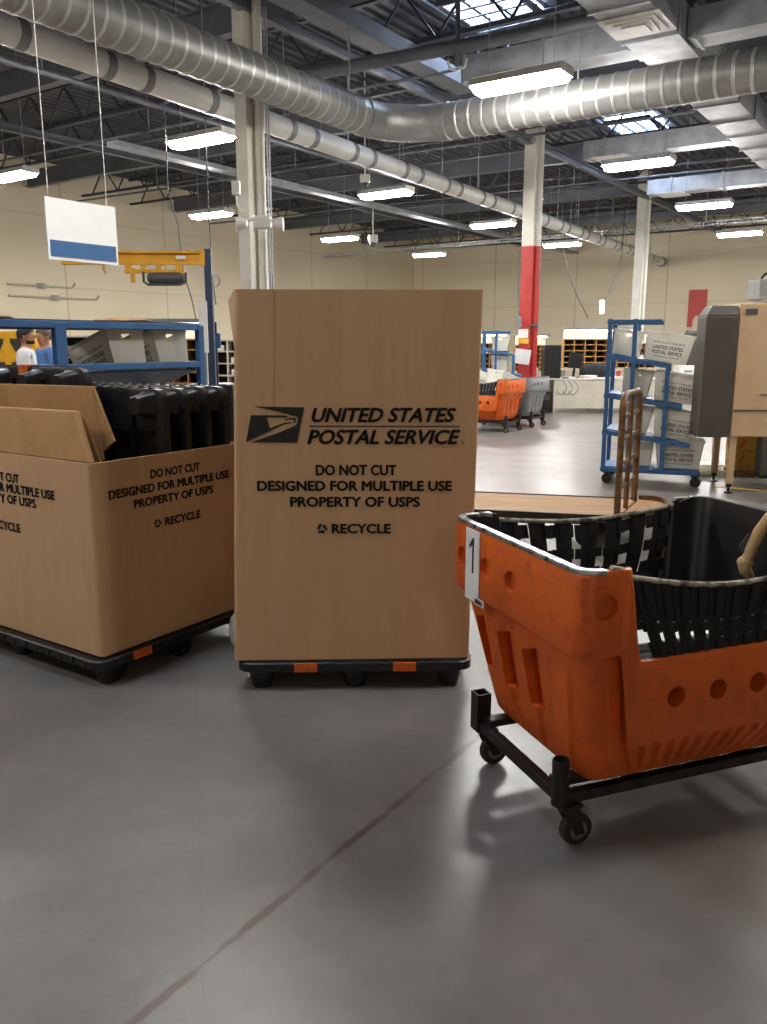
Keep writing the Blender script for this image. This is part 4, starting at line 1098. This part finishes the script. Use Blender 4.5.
# ------------------------------------------------------------------ jib hoist
root = thing('jib_hoist', 'yellow jib hoist beam on a dark blue post behind the left rack', 'hoist', (-1.84, 9.0, 0), world=True)
hz = 2.37
MB().bar((-1.83, 9, .02), (-1.83, 9, 2.46), .075, .075, (0, 1, 0)).build('post', 'navy', root, bevel=.006)
MB().box((-1.83, 9, .012), (.3, .3, .024)).build('base_plate', 'navy', root)
m = MB(); xb0, xb1 = -3.35, -1.90
for z, h, w in ((hz+.055, .022, .09), (hz-.055, .022, .09), (hz, .11, .02)): m.box(((xb0+xb1)/2, 9, z), (xb1-xb0, w, h))
m.build('beam', 'yellow', root)
m = MB(); m.bar((-2.05, 9, hz+.06), (-1.87, 9, hz+.03), .03, .04); m.box((-1.88, 9, hz), (.05, .08, .16)); m.build('bracket', 'yellow', root)
MB().box((-2.10, 8.952, hz), (.10, .004, .035)).build('label_plate', 'paper', root)
m = MB()
for x in (-2.66, -2.50, -2.34, -2.14): m.box((x, 9, hz-.105), (.05, .07, .08))
m.box((-2.4, 9, hz-.135), (.60, .05, .04)); m.bar((-2.62, 9, hz-.1), (-2.62, 9, hz-.25), .04, .04); m.bar((-2.10, 9, hz-.1), (-2.10, 9, hz-.27), .04, .04)
m.build('trolley', 'yellow', root)
MB().lathe([(.03, -.19), (.055, -.17), (.06, .13), (.045, .17), (.03, .19)], (-2.27, 8.97, hz-.205), 14, axis='x').build('hoist_motor', 'grey_dark', root, smooth=40)
MB().tube([Vector((x, 8.96, z)) for x, z in ((-2.50, hz-.14), (-2.50, hz-.24), (-2.46, hz-.27), (-2.12, hz-.27), (-2.06, hz-.24), (-2.06, hz-.15))], .014, 8).build('guard_bar', 'grey_dark', root, smooth=50)
MB().tube([Vector((-2.92, 9, hz-.07)), Vector((-2.92, 9, hz-.12)), Vector((-2.90, 9, hz-.15)), Vector((-2.92, 9, hz-.17)), Vector((-2.95, 9, hz-.15))], .014, 8).build('hook', 'yellow', root, smooth=50)
# white board and short post next to it
root = thing('notice_board', 'narrow white board standing just left of the dark blue hoist post', 'board', P(203, 400, 8.8), world=True)
c_ = P(203.5, 325, 8.8); MB().box((c_.x, 8.8, c_.z-.02), (.085, .02, .52)).build('board', 'paper', root)
MB().bar((c_.x, 8.825, 0), (c_.x, 8.825, c_.z+.2), .03, .03, (0, 1, 0)).build('stand', 'grey', root); MB().box((c_.x, 8.76, .01), (.09, .1, .02)).build('foot', 'grey', root)
root = thing('post_stand', 'short dark blue post just right of the hoist post', 'post', P(215, 400, 9.3), world=True)
c_ = P(215, 322, 9.3); MB().bar((c_.x, 9.3, 0), (c_.x, 9.3, c_.z), .03, .03, (0, 1, 0)).build('post', 'navy', root); MB().box((c_.x, 9.3, .01), (.25, .25, .02)).build('foot', 'navy', root)
MB().box((c_.x+.03, 9.28, c_.z-.2), (.05, .03, .16)).build('bracket', 'blue', root)
root = thing('tool_cart', 'black workshop cart by the hoist post with a red bottle on it', 'cart', P(210, 420, 9.4), world=True)
c_ = P(206, 372, 9.1)
MB().box((c_.x-.05, 9.75, .72), (.5, .35, .65)).build('body', 'black', root, bevel=.02)
for x in (-.25, .15):
    for y in (-.12, .12): MB().lathe([(.03, -.015), (.045, -.01), (.045, .01), (.03, .015)], (c_.x+x, 9.75+y, .046), 14, axis='y').build('wheel', 'rubber', root)
    MB().bar((c_.x+x, 9.75, .05), (c_.x+x, 9.75, .42), .04, .22).build('leg', 'black', root)

# hanging aisle sign
root = thing('hanging_sign', 'white hanging aisle sign with a blue lower band at upper left', 'sign', G(4.5, 6.0, 2.4), world=True)
m = MB(); gbox(m, 4.17, 4.84, 5.992, 6.008, 2.15, 2.62); m.build('panel', 'sign_white', root)
m = MB()
for a_, b_ in ((5.988, 5.992), (6.008, 6.012)): gbox(m, 4.19, 4.82, a_, b_, 2.175, 2.30)
m.build('blue_band', 'sign_blue', root)
for s_ in (4.21, 4.76): MB().tube([G(s_, 6.0, 2.62), G(s_ - .02, 6.0, ZD)], .004, 6).build('cord', 'white_metal', root)
# loose cables hanging down the left wall
for i, (pp, Y, lb) in enumerate(((((168, 190), (178, 225), (183, 270), (192, 300), (198, 328)), 12, 'thin dark cable hanging behind the yellow hoist beam'),
        (((209, 222), (211, 250), (212, 270), (214, 290), (216, 305)), 12.5, 'thin dark cable with a small loop hanging left of the nearest column'))):
    root = thing('hanging_cable', lb, 'cable', P(*pp[0], Y), world=True)
    q = [P(x, y, Y) for x, y in pp]
    MB().tube([Vector((q[0].x, q[0].y, ZD))] + q, .009, 6).build('cable', 'grey_dark', root, smooth=60)
    if i == 1:
        c_ = P(215, 281, Y); MB().tube([c_ + Vector((.065*math.cos(R(k*24)), 0, .08*math.sin(R(k*24)))) for k in range(16)], .009, 6).build('loop', 'grey_dark', root, smooth=60)
for i, (pp, lb) in enumerate((( ((564, 250), (569, 275), (578, 298), (588, 318)), 'thin cable slanting down in front of the rear wall, left of the white tag'), (((622, 254), (616, 275), (609, 292), (603, 302)), 'thin cable slanting down in front of the rear wall to a white tag'))):
    Y = 27.0
    root = thing('hanging_cable', lb, 'cable', P(*pp[0], Y), world=True); q = [P(x, y, Y) for x, y in pp]
    MB().tube([Vector((q[0].x, q[0].y, ZD))] + q, .018, 6).build('cable', 'grey_dark', root, smooth=60)
    if i: MB().box(P(602, 307, Y), (.16, .1, .45)).build('tag', 'paper', root, bevel=.02)
# ------------------------------------------------------------------ the far aisle: hampers, second blue cart, column notices
h2 = copy_tree(hamper); h2.location = (1.115, 14.61, 0); h2.rotation_euler = (0, 0, R(-34))
h2['label'] = 'far orange hamper holding white tubs, beside the grey hamper in front of the red column'
for o in list(h2.children):                      # its plain end carries no card
    if o.name.split('.')[0] in ('barcode_sticker',): bpy.data.objects.remove(o)
h3 = copy_tree(h2); h3.location = (1.70, 15.48, 0); h3['label'] = 'grey hamper on a wheeled frame just behind the far orange hamper'
for o in list(h3.children):
    if o.name.startswith('number_card'): bpy.data.objects.remove(o)
    elif o.name.startswith('basket'):
        me = o.data.copy(); o.data = me
        for i in range(len(me.materials)): me.materials[i] = M['hgrey']
hR = Matrix.Translation((1.115, 14.61, 0)) @ Matrix.Rotation(R(-34), 4, 'Z')
for p, yw, pt, rl, lb in (((.36, .40, .30), 90, 0, 0, 'white mail tub low inside the far orange hamper, left one'), ((.76, .40, .30), 90, 0, 0, 'white mail tub low inside the far orange hamper, right one'),
        ((.36, .40, .70), 78, 14, 0, 'white mail tub heaped on top of the far orange hamper, left one'), ((.80, .40, .70), 82, 16, 4, 'white mail tub heaped on top of the far orange hamper, right one')):
    put_tub(hR @ Vector(p), R(yw-34), lb, pitch=R(pt), roll=R(rl), group='tubs in the far orange hamper')
q = hR @ Vector((.10, .40, .88)); o = MB().box((q.x, q.y, .83), (.10, .2, .22), Matrix.Rotation(R(30), 3, 'Y')).build('cardboard_box', 'cardboard_old', bevel=.006)
tag(o, 'small tilted brown box heaped at the left of the far orange hamper', 'box')
sc2 = copy_tree(root := [o for o in bpy.data.objects if o.name == 'shelf_cart'][0]); sc2.location = (2.0, 17.2, 0); sc2.rotation_euler = (0, 0, R(-10)); sc2['label'] = 'second blue steel cart far back between the tall box and red column'
C2 = Matrix.Translation((2.0, 17.2, 0)) @ Matrix.Rotation(R(-10), 4, 'Z')
for x, z, lb in ((.36, 1.345, 'upper white mail tub on the far blue cart'), (.36, .945, 'lower white mail tub on the far blue cart')):
    put_tub(C2 @ Vector((x, .30, z)), R(78), lb, pitch=0, group='tubs on the far blue cart')
pc2 = G(16.72, 7.6)
def notice(x0, x1, y0, y1, mat, label, Y, rot=0):
    a, b = P(x0, y0, Y), P(x1, y1, Y); c_ = (a+b)/2
    o = MB().box(c_, (abs(b.x-a.x), .004, abs(a.z-b.z)), Matrix.Rotation(R(rot), 3, 'Y')).build('paper_notice', mat); return tag(o, label, 'notice', 'papers on the red column')
yc = pc2.y - .215
notice(518.5, 528, 329, 338, 'paper', 'uppermost white paper notice on the red column', yc)
notice(518, 528.5, 338.5, 343.5, 'sign_yellow', 'yellow paper tag on the red column', yc, 4)
notice(515, 530, 349, 364, 'paper', 'large tilted white paper lowest on the red column', yc-.01, 8)
e = thing('electrical_box', 'small grey electrical box with a cable on the left of the red column', 'box', P(519, 322, yc), world=True)
MB().box(P(519, 322, yc-.02), (.1, .1, .22)).build('housing', 'grey', e, bevel=.01)
MB().tube([P(519, 317, yc-.02), P(518.5, 290, yc-.02), P(519, 250, yc)], .012, 6).build('conduit', 'grey_dark', e)
MB().tube([P(530, 326, yc), P(534, 325, yc-.05), P(538, 326, yc-.1)], .03, 8).build('bracket', 'grey_dark', e)

# ------------------------------------------------------------------ office desk and what stands on it
DX, DY = 3.38, 18.2
root = thing('office_desk', 'long beige desk with a closed front panel at the far end of the aisle', 'desk', (DX, DY, 0))
L_ = 2.9
MB().box((L_/2, .4, .73), (L_, .8, .03)).build('desktop', 'beige', root, bevel=.006)
MB().box((.36+(L_-.38)/2, .02, .405), (L_-.38, .02, .60)).build('front_panel', 'beige', root)
for x in (.015, .34, L_-.02): MB().box((x, .4, .357), (.03, .76, .714)).build('side_panel', 'beige', root)
m = MB()
for x0 in (.5, .62, .75): m.tube([Vector((x0+.10*math.sin(k*.5), .004, .70-.05*k if k < 7 else .40+.03*(k-7))) for k in range(11)], .006, 5)
m.build('hanging_wire', 'grey_dark', root)
root = thing('computer_tower', 'small black computer under the left end of the far desk', 'computer', (DX+.18, DY+.3, 0))
MB().box((0, 0, .24), (.2, .4, .46)).build('case', 'black', root, bevel=.01)
MB().box((0, -.202, .34), (.16, .006, .12)).build('front_bezel', 'grey_dark', root)
for x in (-.07, .07): MB().box((x, 0, .006), (.03, .3, .012)).build('foot', 'rubber', root)
root = thing('speaker_cabinet', 'tall black cabinet standing on the left end of the far desk', 'speaker', (DX+.30, DY+.30, .745))
MB().box((0, 0, .36), (.36, .36, .715)).build('cabinet', 'black', root, bevel=.012)
MB().box((0, -.183, .36), (.31, .008, .66)).build('front_grille', 'webbing', root)
for x in (-.14, .14):
    for y in (-.14, .14): MB().lathe([(.02, 0), (.02, .004)], (x, y, 0), 10).build('foot', 'rubber', root)
root = thing('monitor', 'small black monitor on a stand on the far desk', 'monitor', (DX+.86, DY+.42, .745))
MB().box((0, 0, .38), (.30, .04, .34), Matrix.Rotation(R(6), 3, 'Y')).build('screen', 'black', root, bevel=.008)
MB().bar((-.03, .03, .01), (.0, .03, .36), .05, .03, (0, 1, 0)).build('stand', 'black', root); MB().box((-.05, .02, .008), (.26, .18, .016)).build('base', 'black', root, bevel=.006)
for i, (x, y, w, h, mt, lb) in enumerate(((1.13, .3, .3, .06, 'paper', 'stack of white papers right of the monitor on the far desk'), (.66, .2, .25, .03, 'paper', 'low stack of white papers left of the monitor on the far desk'), (1.9, .25, .4, .03, 'paper', 'white papers at the right end of the far desk'))):
    m = MB()
    for k in range(4): m.box((DX+x+.01*math.sin(k*2.3), DY+y, .746+h*(k+.5)/4), (w, .25, h/4*.96), Matrix.Rotation(.06*k, 3, 'Z'))
    tag(m.build('paper_stack', mt), lb, 'papers')
root = thing('paper_cup', 'small red cup on the far desk behind the blue cart', 'cup', (DX+1.83, DY+.45, .745))
MB().lathe([(.035, 0), (.05, .14), (.053, .145), (.047, .14), (.035, .01)], (0, 0, 0), 14).build('body', 'red', root, smooth=40)
tag(MB().box((DX+.58, DY+.10, .762), (.14, .1, .03)).build('tape_dispenser', 'blue', bevel=.01), 'small blue object on the far desk beside the black cabinet', 'stationery')
# office chair with a jacket over it
root = thing('office_chair', 'dark office chair behind the far desk with a jacket over its back', 'chair', (DX+1.45, DY+1.15, 0), R(0))
MB().box((0, 0, .46), (.50, .48, .09)).build('seat', 'jacket', root, bevel=.035)
m = MB(); rg = []
for k in range(7):
    z = .56 + .46*k/6; w = .23 + .03*math.sin(math.pi*k/6) - (.06 if k == 6 else 0)
    rg.append([Vector((w*math.cos(a)*1.0, -.24 + .04*math.sin(a), z)) for a in (2*math.pi*i/16 for i in range(16))])
m.loft(rg); m.build('backrest', 'jacket', root, smooth=50)
MB().bar((0, -.2, .45), (0, -.235, .62), .06, .03, (0, 1, 0)).build('back_bracket', 'black', root)
MB().lathe([(.03, .12), (.03, .30), (.022, .30), (.022, .42)], (0, 0, 0), 12).build('gas_column', 'black', root, smooth=40)
for k in range(5):
    a = R(72*k+20); d_ = Vector((math.cos(a), math.sin(a), 0)); lg = MB().bar(ZX*.12, d_*.29 + ZX*.075, .04, .035).build('base_arm', 'black', root)
    MB().lathe([(.018, -.02), (.028, -.016), (.028, .016), (.018, .02)], d_*.29 + ZX*.03, 12, axis='x').build('caster', 'rubber', lg)
m = MB(); rg = []
for k in range(9):
    a = math.pi*(k/8); w = .36 + .05*math.sin(3.1*k)
    rg.append([Vector((w*x, -.24 + (.10+.012*math.sin(k*2+x*9))*math.cos(a)*(1.15), .80 + (.26 - .05*abs(x)**1.5)*math.sin(a)**.7 - (.12 if k in (0, 8) else 0))) for x in (-1, -.7, -.35, 0, .35, .7, 1)])
vs = [v for r in rg for v in r]; fs = [(i*7+j, i*7+j+1, (i+1)*7+j+1, (i+1)*7+j) for i in range(8) for j in range(6)]
m.add(vs, fs); jk = m.build('coat', 'jacket', smooth=60); md = jk.modifiers.new('s', 'SOLIDIFY'); md.thickness = .03
jk.location = (DX+1.45, DY+1.15, 0); tag(jk, 'dark coat draped over the office chair behind the far desk', 'coat')

# ------------------------------------------------------------------ pigeonhole sorting cases
def sorting_case(label, X, Y, w, z0, z1, nc, nr, mat, lamp=False, depth=.35, yaw=0, back='hole_shade', canopy=True, filled=0):
    t = thing('sorting_case', label, 'sorting case', (X, Y, 0), R(yaw), 'sorting cases')
    th = .022; m = MB()
    m.box((w/2, depth/2, z0+th/2), (w, depth, th)); m.box((w/2, depth/2, z1-th/2), (w, depth, th))
    for x in (th/2, w-th/2): m.box((x, depth/2, (z0+z1)/2), (th, depth, z1-z0-2*th))
    m.build('carcass', mat, t)
    MB().box((w/2, depth-.008, (z0+z1)/2), (w-2*th, .012, z1-z0-2*th)).build('back_panel', back, t)
    g = MB()
    for k in range(1, nc): g.box((w*k/nc, depth/2-.01, (z0+z1)/2), (.018, depth-.03, z1-z0-2*th))
    for k in range(1, nr): g.box((w/2, depth/2-.01, z0+(z1-z0)*k/nr), (w-2*th, depth-.035, .018))
    g.build('pigeonhole_grid', mat, t)
    MB().box((w/2, depth/2, z0-.02), (w+.04, depth+.25, .035)).build('worktop', 'beige', t)
    for x in (.04, w-.04):
        for y in (.0, depth-.03): MB().bar((x, y, 0), (x, y, z0-.038), .04, .04, (0, 1, 0)).build('leg', 'grey', t)
    if canopy:
        MB().box((w/2, depth/2-.05, z1+.24), (w, depth+.1, .05)).build('canopy', 'grey', t)
        for x in (.02, w-.02): MB().box((x, depth-.03, z1+.11), (.03, .03, .22)).build('canopy_post', 'grey', t)
        MB().box((w/2, depth-.02, z1+.11), (w-.06, .012, .215)).build('white_board', 'paper', t)
    if lamp:
        MB().box((w/2, depth/2-.06, z1+.195), (w-.1, .09, .035)).build('lamp_tube', 'tasklamp', t)
    if filled:
        for k in range(filled):
            c_, r_ = (k*7) % nc, (k*3) % nr
            MB().box((w*(c_+.5)/nc, depth/2-.05, z0+(z1-z0)*r_/nr+.05), (w/nc*.62, depth-.12, .075)).build('letter_bundle', 'paper', t)
    return t
sorting_case('light wooden pigeonhole case lit by a lamp strip behind the far desk', 4.34, 20.4, 1.85, .90, 1.60, 7, 5, 'wood', True)
sorting_case('narrow light wooden pigeonhole case between the red column and the black cabinet', 3.30, 21.2, .85, .80, 1.46, 4, 6, 'wood', True, filled=6)
sorting_case('wooden pigeonhole case partly hidden by the far blue cart and red column', 2.0, 21.6, 1.2, .85, 1.50, 5, 5, 'wood', True, filled=5)
sorting_case('wooden pigeonhole case seen through the near blue cart', 5.85, 22.2, 1.3, .85, 1.50, 5, 5, 'wood', True, filled=6)
sorting_case('grey pigeonhole case with dark compartments behind the two people', -4.55, 11.6, .98, .72, 1.60, 2, 6, 'beige', False, canopy=False)
sorting_case('wooden pigeonhole case with white letters behind the tilted tubs', -3.50, 11.6, 1.0, .80, 1.56, 5, 5, 'wood', True, filled=9)
sorting_case('grey pigeonhole case at the right behind the tilted tubs, left of the hoist post', -2.45, 11.8, .8, .72, 1.55, 3, 5, 'beige', False, filled=5, canopy=False)
# yellow bin cabinet behind the man in white
root = thing('bin_cabinet', 'yellow cabinet with bin openings drawn as dark shade plates at the left edge', 'cabinet', (-5.75, 11.3, 0))
MB().box((.55, .2, .83), (1.1, .4, 1.66)).build('carcass', 'yellow', root, bevel=.01)
for i in range(3):
    for j in range(5):
        m = MB(); m.prism([(-.13, 0), (.13, 0), (.13, .06), (.07, -.09), (-.07, -.09), (-.13, .06)][::1] if False else [(-.07, -.10), (.07, -.10), (.13, .02), (.13, .07), (-.13, .07), (-.13, .02)], (.2+.35*i, -.002, .25+.31*j), (1, 0, 0), (0, 0, 1), .006)
        m.build('opening_shade', 'hole_shade', root)  # flat dark plate on the solid front stands for the opening's shade
# white cartons on the floor far right
for k, (x, y, z, w, h, lb) in enumerate(((7.5, 21.0, 0, .46, .5, 'lower white carton stacked on the floor between blue cart and tan machine'), (7.52, 21.0, .503, .42, .45, 'upper white carton stacked between blue cart and tan machine'), (8.05, 21.2, 0, .42, .55, 'single white carton right of the stacked white cartons'))):
    t = thing('carton', lb, 'box', (x, y, z), R(3*k)); MB().box((0, 0, h/2), (w, .4, h)).build('body', 'paper', t, bevel=.004); MB().box((0, 0, h+.001), (.05, .4, .002)).build('packing_tape', 'beige', t)
    MB().box((0, -.202, h*.7), (w*.5, .003, h*.12)).build('label_strip', 'grey', t)
# second tan machine, far back
ms = [o for o in bpy.data.objects if o.name == 'sorting_machine'][0]
m2 = copy_tree(ms); m2.location = (8.75, 23.6, 0); m2.rotation_euler = (0, 0, R(-12)); m2['label'] = 'second tan machine with dark front, far back beside the blue cart'
# red panel on the rear wall
root = thing('wall_sign', 'tall red panel with an arched cut-out hanging on the rear wall', 'sign', onp(697, 327, AX, 33.95), world=True)
a_, b_ = onp(689.5, 290, AX, 33.97), onp(705, 327, AX, 33.97)
W2 = (a_-b_).dot(BX)/2; Hh = a_.z-b_.z; c_ = (a_+b_)/2
arch = [(-W2, -Hh/2), (-W2*.45, -Hh/2)] + [(-W2*.45*math.cos(R(t*18)), -Hh/2+.12+.32*math.sin(R(t*18))) for t in range(11)] + [(W2*.45, -Hh/2), (W2, -Hh/2), (W2, Hh/2), (-W2, Hh/2)]
MB().prism(arch, c_, -BX, ZX, .03).build('panel', 'sign_red', root)

# conduits on the left wall
for z, s0, s1, lb in ((2.75, 13.4, 16.2, 'lower thin conduit on the left wall behind the hanging sign'), (3.05, 13.4, 15.4, 'upper thin conduit on the left wall behind the hanging sign')):
    m = MB().tube([G(s0, 21.14, z), G(s1, 21.14, z), G(s1+.1, 21.14, z+.12)], .03, 8); m.box(G((s0+s1)/2, 21.12, z), (.2, .2, .14))
    tag(m.build('wall_conduit', 'beige', smooth=40), lb, 'conduit')

# ------------------------------------------------------------------ the two people behind the left rack
def skin_mesh(name, verts, edges, radii, mat, parent, levels=2):
    me = bpy.data.meshes.new(name); me.from_pydata([Vector(v) for v in verts], edges, [])
    o = bpy.data.objects.new(name, me); COL.objects.link(o)
    sk = o.modifiers.new('k', 'SKIN'); sk.use_smooth_shade = True
    for i, r in enumerate(radii):
        rr = r if isinstance(r, tuple) else (r, r); me.skin_vertices[0].data[i].radius = rr
    me.skin_vertices[0].data[0].use_root = True
    sb = o.modifiers.new('s', 'SUBSURF'); sb.levels = levels; sb.render_levels = levels
    d_ = _dg(); d_.update(); nm = bpy.data.meshes.new_from_object(o.evaluated_get(d_)); o.modifiers.clear(); o.data = nm
    nm.materials.clear(); nm.materials.append(M[mat])
    for p in nm.polygons: p.use_smooth = True
    o.parent = parent; bpy.data.meshes.remove(me); return o
def person(label, loc, yaw, shirt, hair, beard, H=1.70, arm=20):
    """figure facing local -y"""
    t = thing('person', label, 'person', loc, yaw)
    k = H/1.75; v, e, r = [], [], []
    def add(p, rad, link=None):
        v.append(Vector(p)*k); r.append(tuple(x*k for x in rad) if isinstance(rad, tuple) else rad*k)
        if link is not None: e.append((link, len(v)-1))
        return len(v)-1
    pel = add((0, 0, .95), (.15, .11)); wst = add((0, 0, 1.10), (.135, .10), pel); cst = add((0, .01, 1.30), (.16, .11), wst); up = add((0, .01, 1.43), (.10, .08), cst)
    nk = add((0, 0, 1.50), .055, up); hd0 = add((0, -.012, 1.57), (.07, .078), nk); hd1 = add((0, -.012, 1.66), (.075, .094), hd0); hd2 = add((0, -.005, 1.715), (.055, .065), hd1)
    for sg in (-1, 1):
        hp = add((sg*.09, 0, .90), .09, pel); kn = add((sg*.10, -.01, .50), .058, hp); an = add((sg*.105, .02, .09), .038, kn); toe = add((sg*.115, -.15, .035), .034, an)
        sh = add((sg*.18, .01, 1.41), .055, up)
        a = R(arm); el = add((sg*.23, -.03, 1.13), .04, sh); wr = add((sg*.21, -.03-.24*math.sin(a), 1.13-.24*math.cos(a)), .027, el); 
        pm_ = v[wr]/k; dv = Vector((0, -math.sin(a), -math.cos(a)))
        pa = add(pm_ + dv*.07, (.038, .016), wr)
        for f, (o_, ln) in enumerate(((-.028, .07), (-.009, .08), (.01, .075), (.027, .06))):
            f0 = add(pm_ + dv*.10 + Vector((0, o_, 0)), .0095, pa); f1 = add(pm_ + dv*(.10+ln*.55) + Vector((-sg*.012, o_, 0)), .0085, f0); add(pm_ + dv*(.10+ln*.9) + Vector((-sg*.03, o_, 0)), .0075, f1)
        t0 = add(pm_ + dv*.045 + Vector((-sg*.01, -.035, 0)), .0105, pa); add(pm_ + dv*.09 + Vector((-sg*.02, -.055, 0)), .009, t0)
    body = skin_mesh('body', v, e, r, 'skin', t)
    # nose and ears belong to the head
    f = MB(); z = 1.625*k
    f.loft([[Vector((x*k, y*k, zz*k)) for x, y in ((-a_, -.09), (0, -.09-b_), (a_, -.09), (0, -.08))] for a_, b_, zz in ((.016, .028, 1.60), (.018, .032, 1.612), (.009, .014, 1.65))])
    f.build('nose', 'skin', t, smooth=60)
    for sg in (-1, 1):
        MB().ball((sg*.079*k, .005*k, 1.628*k), (.012*k, .022*k, .034*k), 10, 7).build('ear', 'skin', t, smooth=60)
        MB().ball((sg*.031*k, -.09*k, 1.65*k), .009*k, 10, 7).build('eye', 'eye', t, smooth=60)
    MB().ball((0, -.09*k, 1.577*k), (.024*k, .012*k, .008*k), 10, 6).build('mouth', 'red', t, smooth=60)
    h = MB(); rg = []
    for i in range(9):
        th = R(6 + 10.5*i); ring = []
        for j in range(20):
            a = 2*math.pi*j/20; back = .5 + .5*math.sin(a)
            lim = min(2.3, th*(.72 + .85*back)); ring.append(Vector((.093*k*math.sin(min(lim, 1.9))*math.cos(a), (-.002 + .108*math.sin(min(lim, 1.9))*math.sin(a))*k, (1.652 + .098*math.cos(lim))*k)))
        rg.append(ring)
    h.loft(rg, True); h.build('hair', hair, t, smooth=60)
    if beard:
        b = MB(); rg = []
        for zz, w, d_ in ((1.53, .05, .07), (1.542, .066, .088), (1.558, .072, .094), (1.572, .075, .090)):
            rg.append([Vector((w*math.cos(R(a)), -.012 + d_*math.sin(R(a)), zz))*k for a in range(180, 361, 15)] + [Vector((w*.6*math.cos(R(a)), -.012+d_*.6*math.sin(R(a)), zz))*k for a in range(360, 179, -15)])
        b.loft(rg); b.build('beard', 'hair', t, smooth=60)
    def grow(ids, ex_): return [tuple(x+ex_ for x in r[i]) if isinstance(r[i], tuple) else r[i]+ex_ for i in ids]
    per = 4 + 4
    # shirt: trunk, shoulders, short sleeves
    base = 8; block = (len(v)-8)//2
    sv = [Vector((0, 0, .90))*k, v[wst], v[cst], v[up] + ZX*.012]; se = [(0, 1), (1, 2), (2, 3)]; sr = [(.165*k, .125*k), (.15*k, .115*k), (.178*k, .128*k), (.105*k, .085*k)]
    for s_ in range(2):
        o_ = base + s_*block; sv += [v[o_+4] + ZX*.002, v[o_+4].lerp(v[o_+5], .8)]; i = len(sv); se += [(3, i-2), (i-2, i-1)]; sr += [.072*k, .062*k]
    skin_mesh('shirt', sv, se, sr, shirt, t)
    tv = [Vector((0, 0, .96))*k]; te = []; tr = [(.16*k, .12*k)]
    for s_ in range(2):
        o_ = base + s_*block; tv += [v[o_], v[o_+1], v[o_+2] + ZX*.02]; i = len(tv); te += [(0, i-3), (i-3, i-2), (i-2, i-1)]; tr += [.105*k, .075*k, .06*k]
    skin_mesh('trousers', tv, te, tr, 'jeans', t)
    for sg in (-1, 1):
        b = MB(); b.loft([[Vector((sg*.112 + w*math.cos(R(a)), y, max(.0, .045 + hh*math.sin(R(a)))))*k for a in range(0, 360, 30)] for y, w, hh in ((.07, .03, .045), (.05, .045, .06), (-.05, .047, .05), (-.15, .048, .042), (-.2, .03, .03))])
        b.build('shoe', 'black', t, smooth=50)
    return t
person('person in a white shirt with dark hair and beard, standing behind the left blue rack', (-4.22, 10.0, 0), R(104), 'shirt_white', 'hair', True, 1.70)
person('person in a blue shirt facing the one in white, behind the left blue rack', (-4.25, 10.62, 0), R(-40), 'shirt_blue', 'hair_grey', False, 1.70)
for o in bpy.data.objects:
    if '_w' in o: del o['_w']
